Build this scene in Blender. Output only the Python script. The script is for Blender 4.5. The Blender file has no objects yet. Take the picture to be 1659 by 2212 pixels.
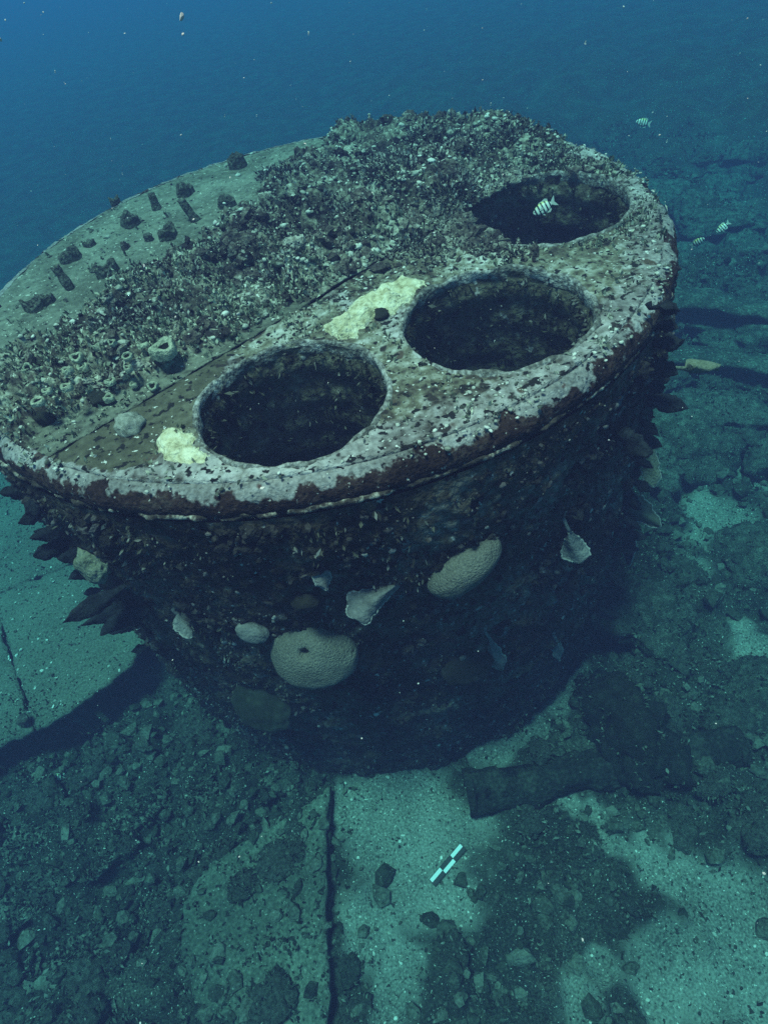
import bpy, bmesh, math, random
import numpy as np
from mathutils import Matrix, Vector
from mathutils.geometry import delaunay_2d_cdt

# ------------------------------------------------------------------ camera
scn = bpy.context.scene
COL = scn.collection
CAM = np.array([0.0, -3.75372, 4.67763])
PITCH, YAW, ROLL, FPX = 0.832946, 0.029032, -0.221652, 1298.427      # fitted on a 1659 x 2212 frame
PW, PH = 1659.0, 2212.0
_f = np.array([math.sin(YAW)*math.cos(PITCH), math.cos(YAW)*math.cos(PITCH), -math.sin(PITCH)])
_r0 = np.cross(_f, [0, 0, 1.0]); _r0 /= np.linalg.norm(_r0)
_u0 = np.cross(_r0, _f)
_r = math.cos(ROLL)*_r0 + math.sin(ROLL)*_u0
_u = -math.sin(ROLL)*_r0 + math.cos(ROLL)*_u0
cd = bpy.data.cameras.new('camera')
cam = bpy.data.objects.new('camera', cd); COL.objects.link(cam)
cam.matrix_world = Matrix(((_r[0], _u[0], -_f[0], CAM[0]), (_r[1], _u[1], -_f[1], CAM[1]),
                           (_r[2], _u[2], -_f[2], CAM[2]), (0, 0, 0, 1)))
cd.sensor_fit = 'VERTICAL'; cd.sensor_height = 24.0; cd.lens = 24.0*FPX/PH
cd.clip_start = 0.05; cd.clip_end = 600
scn.camera = cam

# ------------------------------------------------------------------ world, sun, exposure
SUN_DIR = Vector((-0.12, -0.03, 0.99)).normalized()          # towards the sun
elev = math.asin(SUN_DIR.z); azim = math.atan2(SUN_DIR.x, SUN_DIR.y)
world = bpy.data.worlds.new('World'); scn.world = world; world.use_nodes = True
wn = world.node_tree; bg = wn.nodes['Background']
sky = wn.nodes.new('ShaderNodeTexSky'); sky.sky_type = 'NISHITA'; sky.sun_disc = False
sky.sun_elevation = elev; sky.sun_rotation = azim
wn.links.new(sky.outputs[0], bg.inputs[0]); bg.inputs[1].default_value = 0.07
sd = bpy.data.lights.new('sun', 'SUN'); sd.energy = 4.2; sd.angle = math.radians(12); sd.color = (1.0, 0.85, 0.70)
sun = bpy.data.objects.new('sun', sd); COL.objects.link(sun)
sun.rotation_euler = (-SUN_DIR).to_track_quat('-Z', 'Y').to_euler(); sun.location = (-6, 3, 12)
vs = scn.view_settings
vs.view_transform = 'Standard'; vs.look = 'None'; vs.exposure = 0.22; vs.gamma = 1.0; vs.use_curve_mapping = False
cy = scn.cycles
cy.use_denoising = False; cy.max_bounces = 5; cy.diffuse_bounces = 2; cy.glossy_bounces = 1; cy.volume_bounces = 0
cy.transparent_max_bounces = 6; cy.caustics_reflective = False; cy.caustics_refractive = False

# ------------------------------------------------------------------ pixel -> place
def ray(x, y):
    d = _f + _r*(x-PW/2)/FPX - _u*(y-PH/2)/FPX
    return d/np.linalg.norm(d)
def on_z(x, y, z=0.0):
    d = ray(x, y); return CAM + d*(z-CAM[2])/d[2]
def on_shell(x, y, R=2.13):
    d = ray(x, y); a = d[0]**2+d[1]**2; b = CAM[0]*d[0]+CAM[1]*d[1]; k = CAM[0]**2+CAM[1]**2-R*R
    D = b*b-a*k
    t = -b/a if D < 0 else (-b-math.sqrt(D))/a
    return CAM+d*t
def at_dist(x, y, t): return CAM+ray(x, y)*t

# ------------------------------------------------------------------ noise
def _hash(ix, iy, iz, seed):
    h = (ix.astype(np.int64)*374761393 + iy.astype(np.int64)*668265263 + iz.astype(np.int64)*2147483647 + seed*1274126177) & 0xffffffff
    h = ((h ^ (h >> 13))*1274126177) & 0xffffffff
    h = ((h ^ (h >> 16))*2246822519) & 0xffffffff
    return ((h ^ (h >> 15)) & 0xffffff)/float(0xffffff)
def vnoise(P, seed=0):
    P = np.asarray(P, float); i = np.floor(P); f = P-i; f = f*f*f*(f*(f*6-15)+10); i = i.astype(np.int64)
    x, y, z = i[..., 0], i[..., 1], i[..., 2]; fx, fy, fz = f[..., 0], f[..., 1], f[..., 2]
    def L(a, b, t): return a+(b-a)*t
    c = [[[_hash(x+a, y+b, z+d, seed) for d in (0, 1)] for b in (0, 1)] for a in (0, 1)]
    return L(L(L(c[0][0][0], c[1][0][0], fx), L(c[0][1][0], c[1][1][0], fx), fy),
             L(L(c[0][0][1], c[1][0][1], fx), L(c[0][1][1], c[1][1][1], fx), fy), fz)*2-1
def fbm(P, scale, octv=4, seed=0, gain=0.5):
    P = np.asarray(P, float)*scale; s = 0; a = 1.0; n = 0
    for o in range(octv):
        s = s+a*vnoise(P+o*17.3, seed+o); n += a; a *= gain; P = P*2.03
    return s/n
def f2(x, y, scale, octv=4, seed=0): return fbm(np.stack([x, y, 0*x+0.37], -1), scale, octv, seed)
def sstep(a, b, x):
    t = np.clip((x-a)/(b-a), 0, 1); return t*t*(3-2*t)
def inpoly(x, y, poly):
    x = np.asarray(x); y = np.asarray(y); r = np.zeros(x.shape, bool); n = len(poly); j = n-1
    for i in range(n):
        xi, yi = poly[i]; xj, yj = poly[j]
        c = ((yi > y) != (yj > y)) & (x < (xj-xi)*(y-yi)/(yj-yi+1e-12)+xi)
        r ^= c; j = i
    return r
RNG = np.random.default_rng(11)

# ------------------------------------------------------------------ mesh helpers
def mesh_np(name, V, F, mat=None, smooth=True):
    V = np.asarray(V, np.float32); F = np.asarray(F, np.int32); k = F.shape[1]; n = F.shape[0]
    me = bpy.data.meshes.new(name)
    me.vertices.add(len(V)); me.vertices.foreach_set('co', V.ravel())
    me.loops.add(n*k); me.loops.foreach_set('vertex_index', F.ravel())
    me.polygons.add(n); me.polygons.foreach_set('loop_start', np.arange(0, n*k, k, dtype=np.int32))
    me.update(calc_edges=True); me.validate()
    me.polygons.foreach_set('use_smooth', np.full(len(me.polygons), smooth))
    if mat: me.materials.append(mat)
    return me
def mesh_py(name, V, F, mat=None, smooth=True):
    me = bpy.data.meshes.new(name); me.from_pydata([tuple(map(float, v)) for v in V], [], [tuple(map(int, f)) for f in F]); me.update()
    me.polygons.foreach_set('use_smooth', np.full(len(me.polygons), smooth))
    if mat: me.materials.append(mat)
    return me
def put(name, me, parent=None, loc=None):
    o = bpy.data.objects.new(name, me); COL.objects.link(o)
    if loc is not None: o.location = tuple(map(float, loc))
    if parent is not None: o.parent = parent
    return o
def tag(o, label, cat=None, group=None, kind=None):
    if label: o['label'] = label
    if cat: o['category'] = cat
    if group: o['group'] = group
    if kind: o['kind'] = kind
    return o
def empty(name, loc, label, cat, group=None):
    o = bpy.data.objects.new(name, None); COL.objects.link(o); o.location = tuple(map(float, loc)); o.empty_display_size = 0.1
    return tag(o, label, cat, group)
def recalc(me):
    bm = bmesh.new(); bm.from_mesh(me); bmesh.ops.recalc_face_normals(bm, faces=bm.faces); bm.to_mesh(me); bm.free(); return me
def grid_faces(nu, nv, wrap_u=False):
    u = np.arange(nu if wrap_u else nu-1); v = np.arange(nv-1)
    U, Vv = np.meshgrid(u, v, indexing='ij'); U2 = (U+1) % nu
    return np.stack([U*nv+Vv, U2*nv+Vv, U2*nv+Vv+1, U*nv+Vv+1], -1).reshape(-1, 4)
def tube(path, radii, sides=12, cap=True):
    """swept tube with its own frame; returns V, F"""
    P = np.asarray(path, float); n = len(P); V = []; F = []
    prev = None
    for i in range(n):
        t = P[min(i+1, n-1)]-P[max(i-1, 0)]; t = t/np.linalg.norm(t)
        if prev is None:
            a = np.cross(t, [0, 0, 1.0]) if abs(t[2]) < .9 else np.cross(t, [1.0, 0, 0])
        else: a = prev-t*np.dot(prev, t)
        a /= np.linalg.norm(a); b = np.cross(t, a); prev = a
        for k in range(sides):
            w = 2*math.pi*k/sides; V.append(P[i]+radii[i]*(a*math.cos(w)+b*math.sin(w)))
    for i in range(n-1):
        for k in range(sides):
            k2 = (k+1) % sides; F.append((i*sides+k, i*sides+k2, (i+1)*sides+k2, (i+1)*sides+k))
    if cap:
        F.append(tuple(range(sides))[::-1]); F.append(tuple((n-1)*sides+k for k in range(sides)))
    return np.array(V), F
def fill(poly, spacing, holes=(), jitter=0.35, extra=None):
    """triangulate a closed outline with interior points; returns xy, tris, on_border"""
    pts = []; edges = []
    for loop in [poly]+list(holes):
        b = len(pts); m = len(loop); pts += [Vector((float(p[0]), float(p[1]))) for p in loop]
        edges += [(b+i, b+(i+1) % m) for i in range(m)]
    nb = len(pts); a = np.array([(p.x, p.y) for p in pts])
    x0, y0 = a.min(0); x1, y1 = a.max(0)
    gx, gy = np.meshgrid(np.arange(x0, x1, spacing), np.arange(y0, y1, spacing)); gx = gx.ravel(); gy = gy.ravel()
    gx = gx+RNG.uniform(-jitter, jitter, gx.shape)*spacing; gy = gy+RNG.uniform(-jitter, jitter, gy.shape)*spacing
    ok = inpoly(gx, gy, poly)
    for h in holes: ok &= ~inpoly(gx, gy, h)
    gx = gx[ok]; gy = gy[ok]
    # keep clear of the border
    step = max(1, len(gx)//1)
    keep = np.ones(len(gx), bool)
    for i in range(0, len(a), 64):
        d = ((gx[:, None]-a[None, i:i+64, 0])**2+(gy[:, None]-a[None, i:i+64, 1])**2).min(1)
        keep &= d > (spacing*.45)**2
    pts += [Vector((float(p), float(q))) for p, q in zip(gx[keep], gy[keep])]
    vo, eo, fo, ov, oe, of = delaunay_2d_cdt(pts, edges, [], 0, 1e-5)
    xy = np.array([(v.x, v.y) for v in vo]); tri = np.array([f for f in fo if len(f) == 3])
    c = xy[tri].mean(1); ok = inpoly(c[:, 0], c[:, 1], poly)
    for h in holes: ok &= ~inpoly(c[:, 0], c[:, 1], h)
    border = np.array([any(i < nb for i in o) for o in ov])
    return xy, tri[ok], border
def subdiv_loop(poly, step):
    out = []; n = len(poly)
    for i in range(n):
        a = np.array(poly[i][:2], float); b = np.array(poly[(i+1) % n][:2], float)
        m = max(1, int(np.linalg.norm(b-a)/step))
        for k in range(m): out.append(tuple(a+(b-a)*k/m))
    return out
def edges_of(tri):
    """directed edges used once (the outline of a triangle set)"""
    e = np.concatenate([tri[:, [0, 1]], tri[:, [1, 2]], tri[:, [2, 0]]]); key = {}
    for a, b in map(tuple, e): key[(a, b)] = 1
    return [(a, b) for (a, b) in key if (b, a) not in key]
def slab(poly, spacing, ztop, thick, holes=()):
    """solid plate from an outline; ztop(x, y) gives the relief of its upper face"""
    xy, tri, border = fill(poly, spacing, holes)
    a = xy[tri]; cr = np.cross(a[:, 1]-a[:, 0], a[:, 2]-a[:, 0]); tri[cr < 0] = tri[cr < 0][:, ::-1]
    z = ztop(xy[:, 0], xy[:, 1]); V = np.column_stack([xy, z]); n = len(V)
    F = [tuple(t) for t in tri]; V2 = V.copy(); V2[:, 2] = z-thick
    for (p, q) in edges_of(tri): F.append((q, p, n+p)); F.append((q, n+p, n+q))
    F += [(n+t[0], n+t[2], n+t[1]) for t in tri]
    return np.vstack([V, V2]), F

# ------------------------------------------------------------------ materials
def N(nt, typ, **kw):
    n = nt.nodes.new(typ)
    for k, v in kw.items(): setattr(n, k, v)
    return n
def ramp_node(nt, stops, interp='LINEAR'):
    r = N(nt, 'ShaderNodeValToRGB'); r.color_ramp.interpolation = interp; el = r.color_ramp.elements
    while len(el) < len(stops): el.new(0.5)
    for e, (p, c) in zip(el, stops): e.position = p; e.color = (*c, 1)
    return r
def organic(name, stops, scale=6.0, fine=60.0, fine_amt=0.5, specks=(), bump=0.4, bump_scale=70.0, rough=0.9,
            island=None, attr=None, attr_stops=None, detail=6.0, spec=0.12, attr2=None, attr2_stops=None, win=(.32, .68)):
    """mottled natural surface: big patches + fine grain through one ramp, then speck layers (colour, scale, amount)"""
    m = bpy.data.materials.new(name); m.use_nodes = True; nt = m.node_tree; L = nt.links.new
    b = nt.nodes['Principled BSDF']; b.inputs['Roughness'].default_value = rough
    b.inputs['Specular IOR Level'].default_value = spec
    tc = N(nt, 'ShaderNodeTexCoord'); co = tc.outputs['Object']
    n1 = N(nt, 'ShaderNodeTexNoise'); n1.inputs['Scale'].default_value = scale; n1.inputs['Detail'].default_value = detail; n1.inputs['Roughness'].default_value = 0.6
    n2 = N(nt, 'ShaderNodeTexNoise'); n2.inputs['Scale'].default_value = fine; n2.inputs['Detail'].default_value = 3
    L(co, n1.inputs['Vector']); L(co, n2.inputs['Vector'])
    mx = N(nt, 'ShaderNodeMix'); mx.inputs[0].default_value = fine_amt; L(n1.outputs[0], mx.inputs[2]); L(n2.outputs[0], mx.inputs[3])
    fac = mx.outputs[0]
    mr = N(nt, 'ShaderNodeMapRange'); mr.inputs[1].default_value = win[0]; mr.inputs[2].default_value = win[1]; L(fac, mr.inputs[0]); fac = mr.outputs[0]
    if island:
        g = N(nt, 'ShaderNodeNewGeometry'); mi = N(nt, 'ShaderNodeMix'); mi.inputs[0].default_value = island
        L(fac, mi.inputs[2]); L(g.outputs['Random Per Island'], mi.inputs[3]); fac = mi.outputs[0]
    rp = ramp_node(nt, stops); L(fac, rp.inputs[0]); col = rp.outputs[0]
    for attr, attr_stops in ((attr2, attr2_stops), (attr, attr_stops)):
        if not attr: continue
        at = N(nt, 'ShaderNodeAttribute'); at.attribute_name = attr
        rp2 = ramp_node(nt, attr_stops); L(fac, rp2.inputs[0])
        ad = N(nt, 'ShaderNodeMath', operation='MULTIPLY_ADD'); L(n2.outputs[0], ad.inputs[0]); ad.inputs[1].default_value = 1.3
        sb = N(nt, 'ShaderNodeMath', operation='SUBTRACT'); L(at.outputs['Fac'], sb.inputs[0]); sb.inputs[1].default_value = 0.65; L(sb.outputs[0], ad.inputs[2])
        m3 = N(nt, 'ShaderNodeMapRange'); m3.inputs[1].default_value = 0.3; m3.inputs[2].default_value = 0.7; L(ad.outputs[0], m3.inputs[0])
        mc = N(nt, 'ShaderNodeMix', data_type='RGBA'); L(m3.outputs[0], mc.inputs[0]); L(col, mc.inputs[6]); L(rp2.outputs[0], mc.inputs[7]); col = mc.outputs[2]
    for (c, s, amt) in specks:
        v = N(nt, 'ShaderNodeTexNoise'); v.inputs['Scale'].default_value = s; v.inputs['Detail'].default_value = 2; L(co, v.inputs['Vector'])
        q = N(nt, 'ShaderNodeMapRange'); q.inputs[1].default_value = 0.72-amt*0.3; q.inputs[2].default_value = 0.76-amt*0.3; L(v.outputs[0], q.inputs[0])
        mc = N(nt, 'ShaderNodeMix', data_type='RGBA'); L(q.outputs[0], mc.inputs[0]); L(col, mc.inputs[6]); mc.inputs[7].default_value = (*c, 1); col = mc.outputs[2]
    L(col, b.inputs['Base Color'])
    if bump:
        n3 = N(nt, 'ShaderNodeTexNoise'); n3.inputs['Scale'].default_value = bump_scale; n3.inputs['Detail'].default_value = 4; L(co, n3.inputs['Vector'])
        bu = N(nt, 'ShaderNodeBump'); bu.inputs['Strength'].default_value = bump; bu.inputs['Distance'].default_value = 0.02
        L(n3.outputs[0], bu.inputs['Height']); L(bu.outputs[0], b.inputs['Normal'])
    return m
def plain(name, col, rough=0.6, spec=0.3):
    m = bpy.data.materials.new(name); m.use_nodes = True; nt = m.node_tree; b = nt.nodes['Principled BSDF']
    n = N(nt, 'ShaderNodeTexNoise'); n.inputs['Scale'].default_value = 40
    r = ramp_node(nt, [(0.3, tuple(c*.8 for c in col)), (0.7, col)]); nt.links.new(n.outputs[0], r.inputs[0])
    nt.links.new(r.outputs[0], b.inputs['Base Color']); b.inputs['Roughness'].default_value = rough; b.inputs['Specular IOR Level'].default_value = spec
    return m

M = {}
M['seabed'] = organic('seabed_sand_and_rubble', [(0.0, (.045, .048, .042)), (.45, (.16, .162, .135)), (1, (.34, .335, .285))], scale=2.2, fine=70, fine_amt=.6,
    specks=[((.035, .036, .03), 40, .30), ((.62, .60, .52), 62, .16)], bump=.9, bump_scale=60,
    attr='rubble', attr_stops=[(0, (.008, .010, .009)), (.5, (.032, .036, .028)), (1, (.115, .116, .09))])
M['plate_sand'] = organic('silted_steel_plate', [(0, (0.0448, 0.0507, 0.0388)), (.5, (0.1134, 0.1193, 0.0925)), (1, (0.2029, 0.2058, 0.1611))], scale=1.6, fine=62, fine_amt=.6,
    specks=[((0.0179, 0.0191, 0.0155), 34, .30), ((0.2984, 0.2984, 0.2506), 70, .1)], bump=.8, bump_scale=55)
M['front_plate'] = organic('weedy_steel_plate', [(0, (0.028, 0.0336, 0.0272)), (.5, (0.088, 0.096, 0.072)), (1, (0.208, 0.212, 0.164))], scale=1.5, fine=48, fine_amt=.5,
    specks=[((0.016, 0.0176, 0.0144), 26, .34), ((0.336, 0.336, 0.28), 60, .14)], bump=1, bump_scale=45)
M['rubble'] = organic('rubble_crust', [(.1, (0.0122, 0.0134, 0.011)), (.45, (0.052, 0.0551, 0.0404)), (.85, (0.1652, 0.1622, 0.1285))], scale=9, fine=60, fine_amt=.5,
    specks=[((0.2754, 0.2693, 0.2326), 55, .12)], bump=.9, bump_scale=50, island=.45)
M['rock'] = organic('algae_covered_rock', [(0, (0.0121, 0.0162, 0.0142)), (.5, (0.0558, 0.0607, 0.0456)), (1, (0.2025, 0.2025, 0.1569))], scale=5, fine=42, fine_amt=.5,
    specks=[((0.3645, 0.3544, 0.3038), 36, .16)], bump=1, bump_scale=38)
M['rubble_stone'] = organic('rubble_stone', [(.05, (.014, .017, .014)), (.45, (.06, .064, .05)), (.9, (.22, .215, .17))], scale=5, fine=36, fine_amt=.5, specks=[((.40, .39, .33), 34, .16), ((.012, .014, .012), 20, .2)], bump=1, bump_scale=38)
M['shell'] = organic('fouled_shell_plate', [(.05, (0.0102, 0.0085, 0.0076)), (.35, (0.0357, 0.0255, 0.0187)), (.6, (0.0808, 0.0612, 0.0442)), (.9, (0.1785, 0.153, 0.1275))], scale=2.2, fine=30, fine_amt=.42, detail=9,
    specks=[((0.102, 0.0638, 0.0425), 4, .14), ((0.1615, 0.1403, 0.1573), 6, .08), ((0.0102, 0.0085, 0.0085), 15, .34), ((0.391, 0.34, 0.323), 30, .12)], bump=1, bump_scale=34)
M['flange'] = organic('red_algae_flange', [(0, (.010, .006, .006)), (.5, (.038, .019, .016)), (1, (.10, .068, .055))], scale=3, fine=46, fine_amt=.45,
    specks=[((.014, .010, .010), 24, .30), ((.10, .05, .04), 11, .16), ((.46, .40, .37), 38, .14)], bump=1, bump_scale=42, attr='crust', attr_stops=[(0, (.07, .060, .055)), (.5, (.25, .225, .215)), (1, (.50, .45, .44))])
M['bead'] = organic('pale_lap_edge', [(.15, (.016, .012, .010)), (.55, (.07, .052, .042)), (.75, (.36, .30, .25)), (.95, (.66, .58, .50))], scale=5, fine=36, fine_amt=.5, bump=.9, bump_scale=60)
M['furnace_plate'] = organic('coralline_crust', [(.05, (.020, .016, .014)), (.30, (.085, .065, .050)), (.52, (.20, .18, .125)), (.72, (.40, .37, .31)), (.92, (.66, .60, .55))], scale=2.0, fine=24, fine_amt=.42, detail=9,
    specks=[((.11, .075, .055), 6, .16), ((.022, .019, .018), 26, .44), ((.045, .034, .030), 10, .26), ((.80, .73, .67), 36, .14)], bump=1, bump_scale=46,
    attr='olive', attr_stops=[(0, (.05, .042, .028)), (.5, (.125, .11, .075)), (1, (.25, .225, .16))],
    attr2='crust', attr2_stops=[(.1, (.09, .072, .064)), (.45, (.29, .255, .24)), (.85, (.60, .535, .51))])
M['tube_plate'] = organic('tube_plate_growth', [(.08, (.014, .012, .013)), (.40, (.075, .060, .050)), (.62, (.22, .20, .15)), (.9, (.52, .49, .40))], scale=3.2, fine=30, fine_amt=.42,
    specks=[((.02, .018, .018), 26, .22), ((.66, .62, .52), 42, .16)], bump=1, bump_scale=48,
    attr='bare', attr_stops=[(0, (.075, .072, .055)), (.4, (.155, .150, .115)), (.8, (.27, .262, .205))])
M['furnace'] = organic('furnace_lining', [(.1, (.014, .012, .010)), (.4, (.075, .062, .042)), (.65, (.17, .15, .10)), (.9, (.34, .30, .23))], scale=2.4, fine=22, fine_amt=.4, specks=[((.02, .018, .015), 9, .22), ((.48, .43, .40), 14, .10)], bump=1, bump_scale=30)
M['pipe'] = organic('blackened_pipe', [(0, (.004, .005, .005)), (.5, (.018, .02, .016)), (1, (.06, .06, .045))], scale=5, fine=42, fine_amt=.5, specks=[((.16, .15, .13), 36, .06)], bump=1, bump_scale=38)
M['rim'] = organic('furnace_rim', [(.1, (.03, .026, .022)), (.45, (.17, .155, .135)), (.85, (.56, .51, .48))], scale=4, fine=45, fine_amt=.5, bump=.9, bump_scale=60)
M['stub'] = organic('corroded_stub', [(0, (.025, .023, .02)), (.5, (.085, .08, .065)), (1, (.25, .24, .19))], scale=14, fine=60, bump=1, bump_scale=60)
M['turf'] = organic('turf_algae', [(.15, (.014, .011, .013)), (.40, (.050, .042, .040)), (.56, (.17, .15, .13)), (.70, (.46, .42, .35)), (.88, (.78, .70, .60))], scale=1.6, fine=30, fine_amt=.25, bump=0, island=.45, win=(.36, .64))
M['turf_pale'] = organic('pale_turf', [(.1, (.04, .045, .035)), (.45, (.20, .21, .15)), (.85, (.66, .62, .48))], scale=3, fine=30, fine_amt=.3, bump=0, island=.6)
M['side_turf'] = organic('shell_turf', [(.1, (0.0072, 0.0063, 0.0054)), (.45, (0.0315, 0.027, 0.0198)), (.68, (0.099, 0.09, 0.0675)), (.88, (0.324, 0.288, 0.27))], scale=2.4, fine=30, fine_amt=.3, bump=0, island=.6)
M['ground_turf'] = organic('seabed_turf', [(.1, (0.0075, 0.0096, 0.0075)), (.42, (0.0319, 0.0362, 0.0255)), (.66, (0.1009, 0.1036, 0.0771)), (.88, (0.2763, 0.2657, 0.2232))], scale=1.8, fine=30, fine_amt=.3, bump=0, island=.6)
M['cushion'] = organic('growth_cushion', [(.12, (.012, .010, .012)), (.40, (.050, .037, .036)), (.60, (.13, .105, .085)), (.76, (.31, .27, .22)), (.93, (.62, .55, .46))], scale=1.7, fine=34, fine_amt=.3, specks=[((.02, .016, .018), 34, .26), ((.62, .57, .48), 48, .16)], bump=1, bump_scale=60, island=.34, win=(.38, .62))
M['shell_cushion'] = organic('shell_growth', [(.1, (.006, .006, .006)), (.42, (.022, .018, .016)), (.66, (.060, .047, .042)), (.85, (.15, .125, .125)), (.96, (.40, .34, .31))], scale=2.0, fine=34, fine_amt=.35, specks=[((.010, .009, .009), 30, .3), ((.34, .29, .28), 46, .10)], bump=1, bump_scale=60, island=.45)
M['bush'] = organic('bushy_algae', [(.12, (.010, .009, .011)), (.38, (.042, .036, .038)), (.55, (.14, .125, .115)), (.70, (.40, .37, .32)), (.88, (.74, .68, .59))], scale=8, fine=40, fine_amt=.3, bump=0, island=.6)
M['nodule'] = organic('coralline_nodules', [(.15, (.022, .022, .018)), (.36, (.10, .10, .075)), (.55, (.42, .40, .33)), (.82, (.82, .75, .67))], scale=2.6, fine=50, fine_amt=.4, bump=.6, island=.55)
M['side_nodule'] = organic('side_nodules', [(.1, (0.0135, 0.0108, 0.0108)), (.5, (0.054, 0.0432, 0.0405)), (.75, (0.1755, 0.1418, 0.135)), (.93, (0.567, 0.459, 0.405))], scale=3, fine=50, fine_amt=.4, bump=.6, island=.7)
M['yellow'] = organic('yellow_sponge', [(.05, (.30, .25, .13)), (.4, (.66, .57, .36)), (.85, (.92, .82, .60))], scale=9, fine=34, fine_amt=.45, specks=[((.12, .11, .06), 26, .14)], bump=1, bump_scale=45)
M['coral'] = organic('stony_coral', [(0, (0.0975, 0.0897, 0.0741)), (.5, (0.1677, 0.156, 0.1287)), (1, (0.2496, 0.2301, 0.195))], scale=4, fine=95, fine_amt=.55, specks=[((0.078, 0.0741, 0.0585), 16, .06)], bump=.9, bump_scale=110)
M['leaf'] = organic('fan_blade', [(0, (0.0864, 0.0828, 0.0828)), (.5, (0.1728, 0.162, 0.1548)), (1, (0.2736, 0.252, 0.2376))], scale=8, fine=60, fine_amt=.4, bump=.6)
M['leaf_dark'] = organic('dark_fan_blade', [(0, (.006, .007, .009)), (.5, (.014, .016, .019)), (1, (.035, .037, .04))], scale=8, fine=60, fine_amt=.4, bump=.8)
M['leaf_tan'] = organic('tan_fan_blade', [(0, (0.1064, 0.1064, 0.0672)), (.5, (0.1904, 0.1848, 0.1288)), (1, (0.28, 0.2632, 0.2016))], scale=8, fine=70, fine_amt=.5, bump=.6)
M['margin'] = organic('pale_margin', [(0, (0.2108, 0.1984, 0.186)), (1, (0.4216, 0.3906, 0.3596))], scale=12, fine=60, bump=.3)
M['white_paint'] = plain('white_scale_paint', (.82, .82, .80)); M['black_paint'] = plain('black_scale_paint', (.02, .02, .02))
M['speck'] = plain('pale_plankton', (.75, .72, .66), .8, .1)
M['cup'] = organic('cup_rim', [(0, (.16, .17, .12)), (.5, (.40, .40, .29)), (1, (.68, .65, .48))], scale=20, fine=70, bump=.8)
M['cup_in'] = plain('cup_throat', (.02, .02, .018), .9, .1)

# ------------------------------------------------------------------ seabed
SAND = [(800, 1740, .34), (900, 1690, .42), (960, 1790, .34), (1060, 1610, .28), (1150, 1560, .24), (1215, 1500, .20), (1250, 1450, .14), (830, 1830, .38), (900, 1900, .42), (800, 2010, .30), (850, 2110, .30),
        (1560, 1980, .42), (1480, 1900, .30), (1600, 2120, .40), (1450, 2100, .30), (1400, 1850, .22), (1300, 1780, .16), (1220, 1760, .16),
        (1640, 1400, .25), (1600, 1330, .18), (1500, 1240, .22), (1470, 1330, .18), (1560, 1130, .4), (1640, 1010, .4), (1300, 2080, .13), (1250, 2160, .2),
        (1250, 1690, .12)]
_SW = [(*on_z(x, y)[:2], r) for x, y, r in SAND]
SHELF_Z = 0.42
shelf_px = [(-160, 1680), (0, 1612), (90, 1568), (150, 1538), (215, 1492), (280, 1436), (312, 1385)]
SHELF = [tuple(on_z(x, y, SHELF_Z)[:2]) for x, y in shelf_px]+[(-2.36, .30), (-2.30, 1.3), (-2.9, 3.4), (-5.2, 6.4), (-10.5, 5.6), (-11.0, -1.4)]
def shelf_mask(x, y):
    """1 well inside the shelf, 0 outside: the bank of silt that carries the plates"""
    c = np.array(SHELF).mean(0); k = 0.0
    P = [(px+(c[0]-px)*.06, py+(c[1]-py)*.06) for px, py in SHELF]
    jx = x+.05*f2(x, y, 3, 3, 41); jy = y+.05*f2(x, y, 3, 3, 42)
    return inpoly(jx, jy, P).astype(float)
def sandness(x, y):
    s = np.zeros(np.shape(x)); jx = x+.20*f2(x, y, 2.6, 4, 5); jy = y+.20*f2(x, y, 2.6, 4, 6)
    for (cx, cy_, r) in _SW:
        d = np.hypot(jx-cx, jy-cy_)/r; s = np.maximum(s, 1-sstep(.35, 1.30, d+.35*f2(x, y, 7, 4, 11)))
    far = np.hypot(x, y+1)
    return np.maximum(np.maximum(s, .35*sstep(7, 34, far)), sstep(4.0, 7.0, far)*(1-sstep(9, 16, far)*.6)*sstep(.05, .5, f2(x, y, .8, 5, 8))*.55)
def ground(x, y):
    x = np.asarray(x, float); y = np.asarray(y, float)
    s = sandness(x, y); far = np.hypot(x, y+1)
    nr = 1-sstep(5, 13, far)
    h = .035*f2(x, y, .9, 3, 1)+.012*nr*f2(x, y, 7, 3, 2)
    b = 1-np.abs(f2(x, y, 2.4, 4, 3)); b2 = np.clip(f2(x, y, 5.5, 4, 4)+.15, 0, 1)
    h = h+(1-s)*nr*(.30*(b-.72)+.20*b2+.06*np.clip(1-2*np.abs(f2(x, y, 13, 2, 9)), 0, 1)-.03)
    h = h+sstep(4.5, 12, far)*(.30*f2(x, y, .22, 2, 7)-.05)*(1-.8*sstep(12, 22, far))+sstep(3.6, 6.0, far)*(1-sstep(14, 26, far))*sstep(1.5, 4, x)*(.55*np.clip(1-1.8*np.abs(f2(x, y, .55, 4, 12)), 0, 1)+.35*np.clip(f2(x, y, 1.3, 3, 13), 0, 1))
    h = h-.10*(1-sstep(2.0, 2.5, np.hypot(x, y)))*(1-s)
    h = h-.02
    sm = shelf_mask(x, y)
    return h*(1-sm)+sm*(SHELF_Z-.075)
def stretch(lo, hi, step, far, grow=1.13):
    c = list(np.arange(lo, hi, step)); a = lo; d = step; L = []
    while a > -far: d = d*grow; a -= d; L.append(a)
    b = c[-1]; d = step; Rr = []
    while b < far: d = d*grow; b += d; Rr.append(b)
    return np.array(L[::-1]+c+Rr)
gxs = stretch(-4.6, 4.4, .033, 95); gys = stretch(-4.6, 3.4, .033, 95)
GX, GY = np.meshgrid(gxs, gys, indexing='ij')
GZ = ground(GX, GY)
me = mesh_np('seabed', np.stack([GX, GY, GZ], -1).reshape(-1, 3), grid_faces(len(gxs), len(gys)), M['seabed'])
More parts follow.
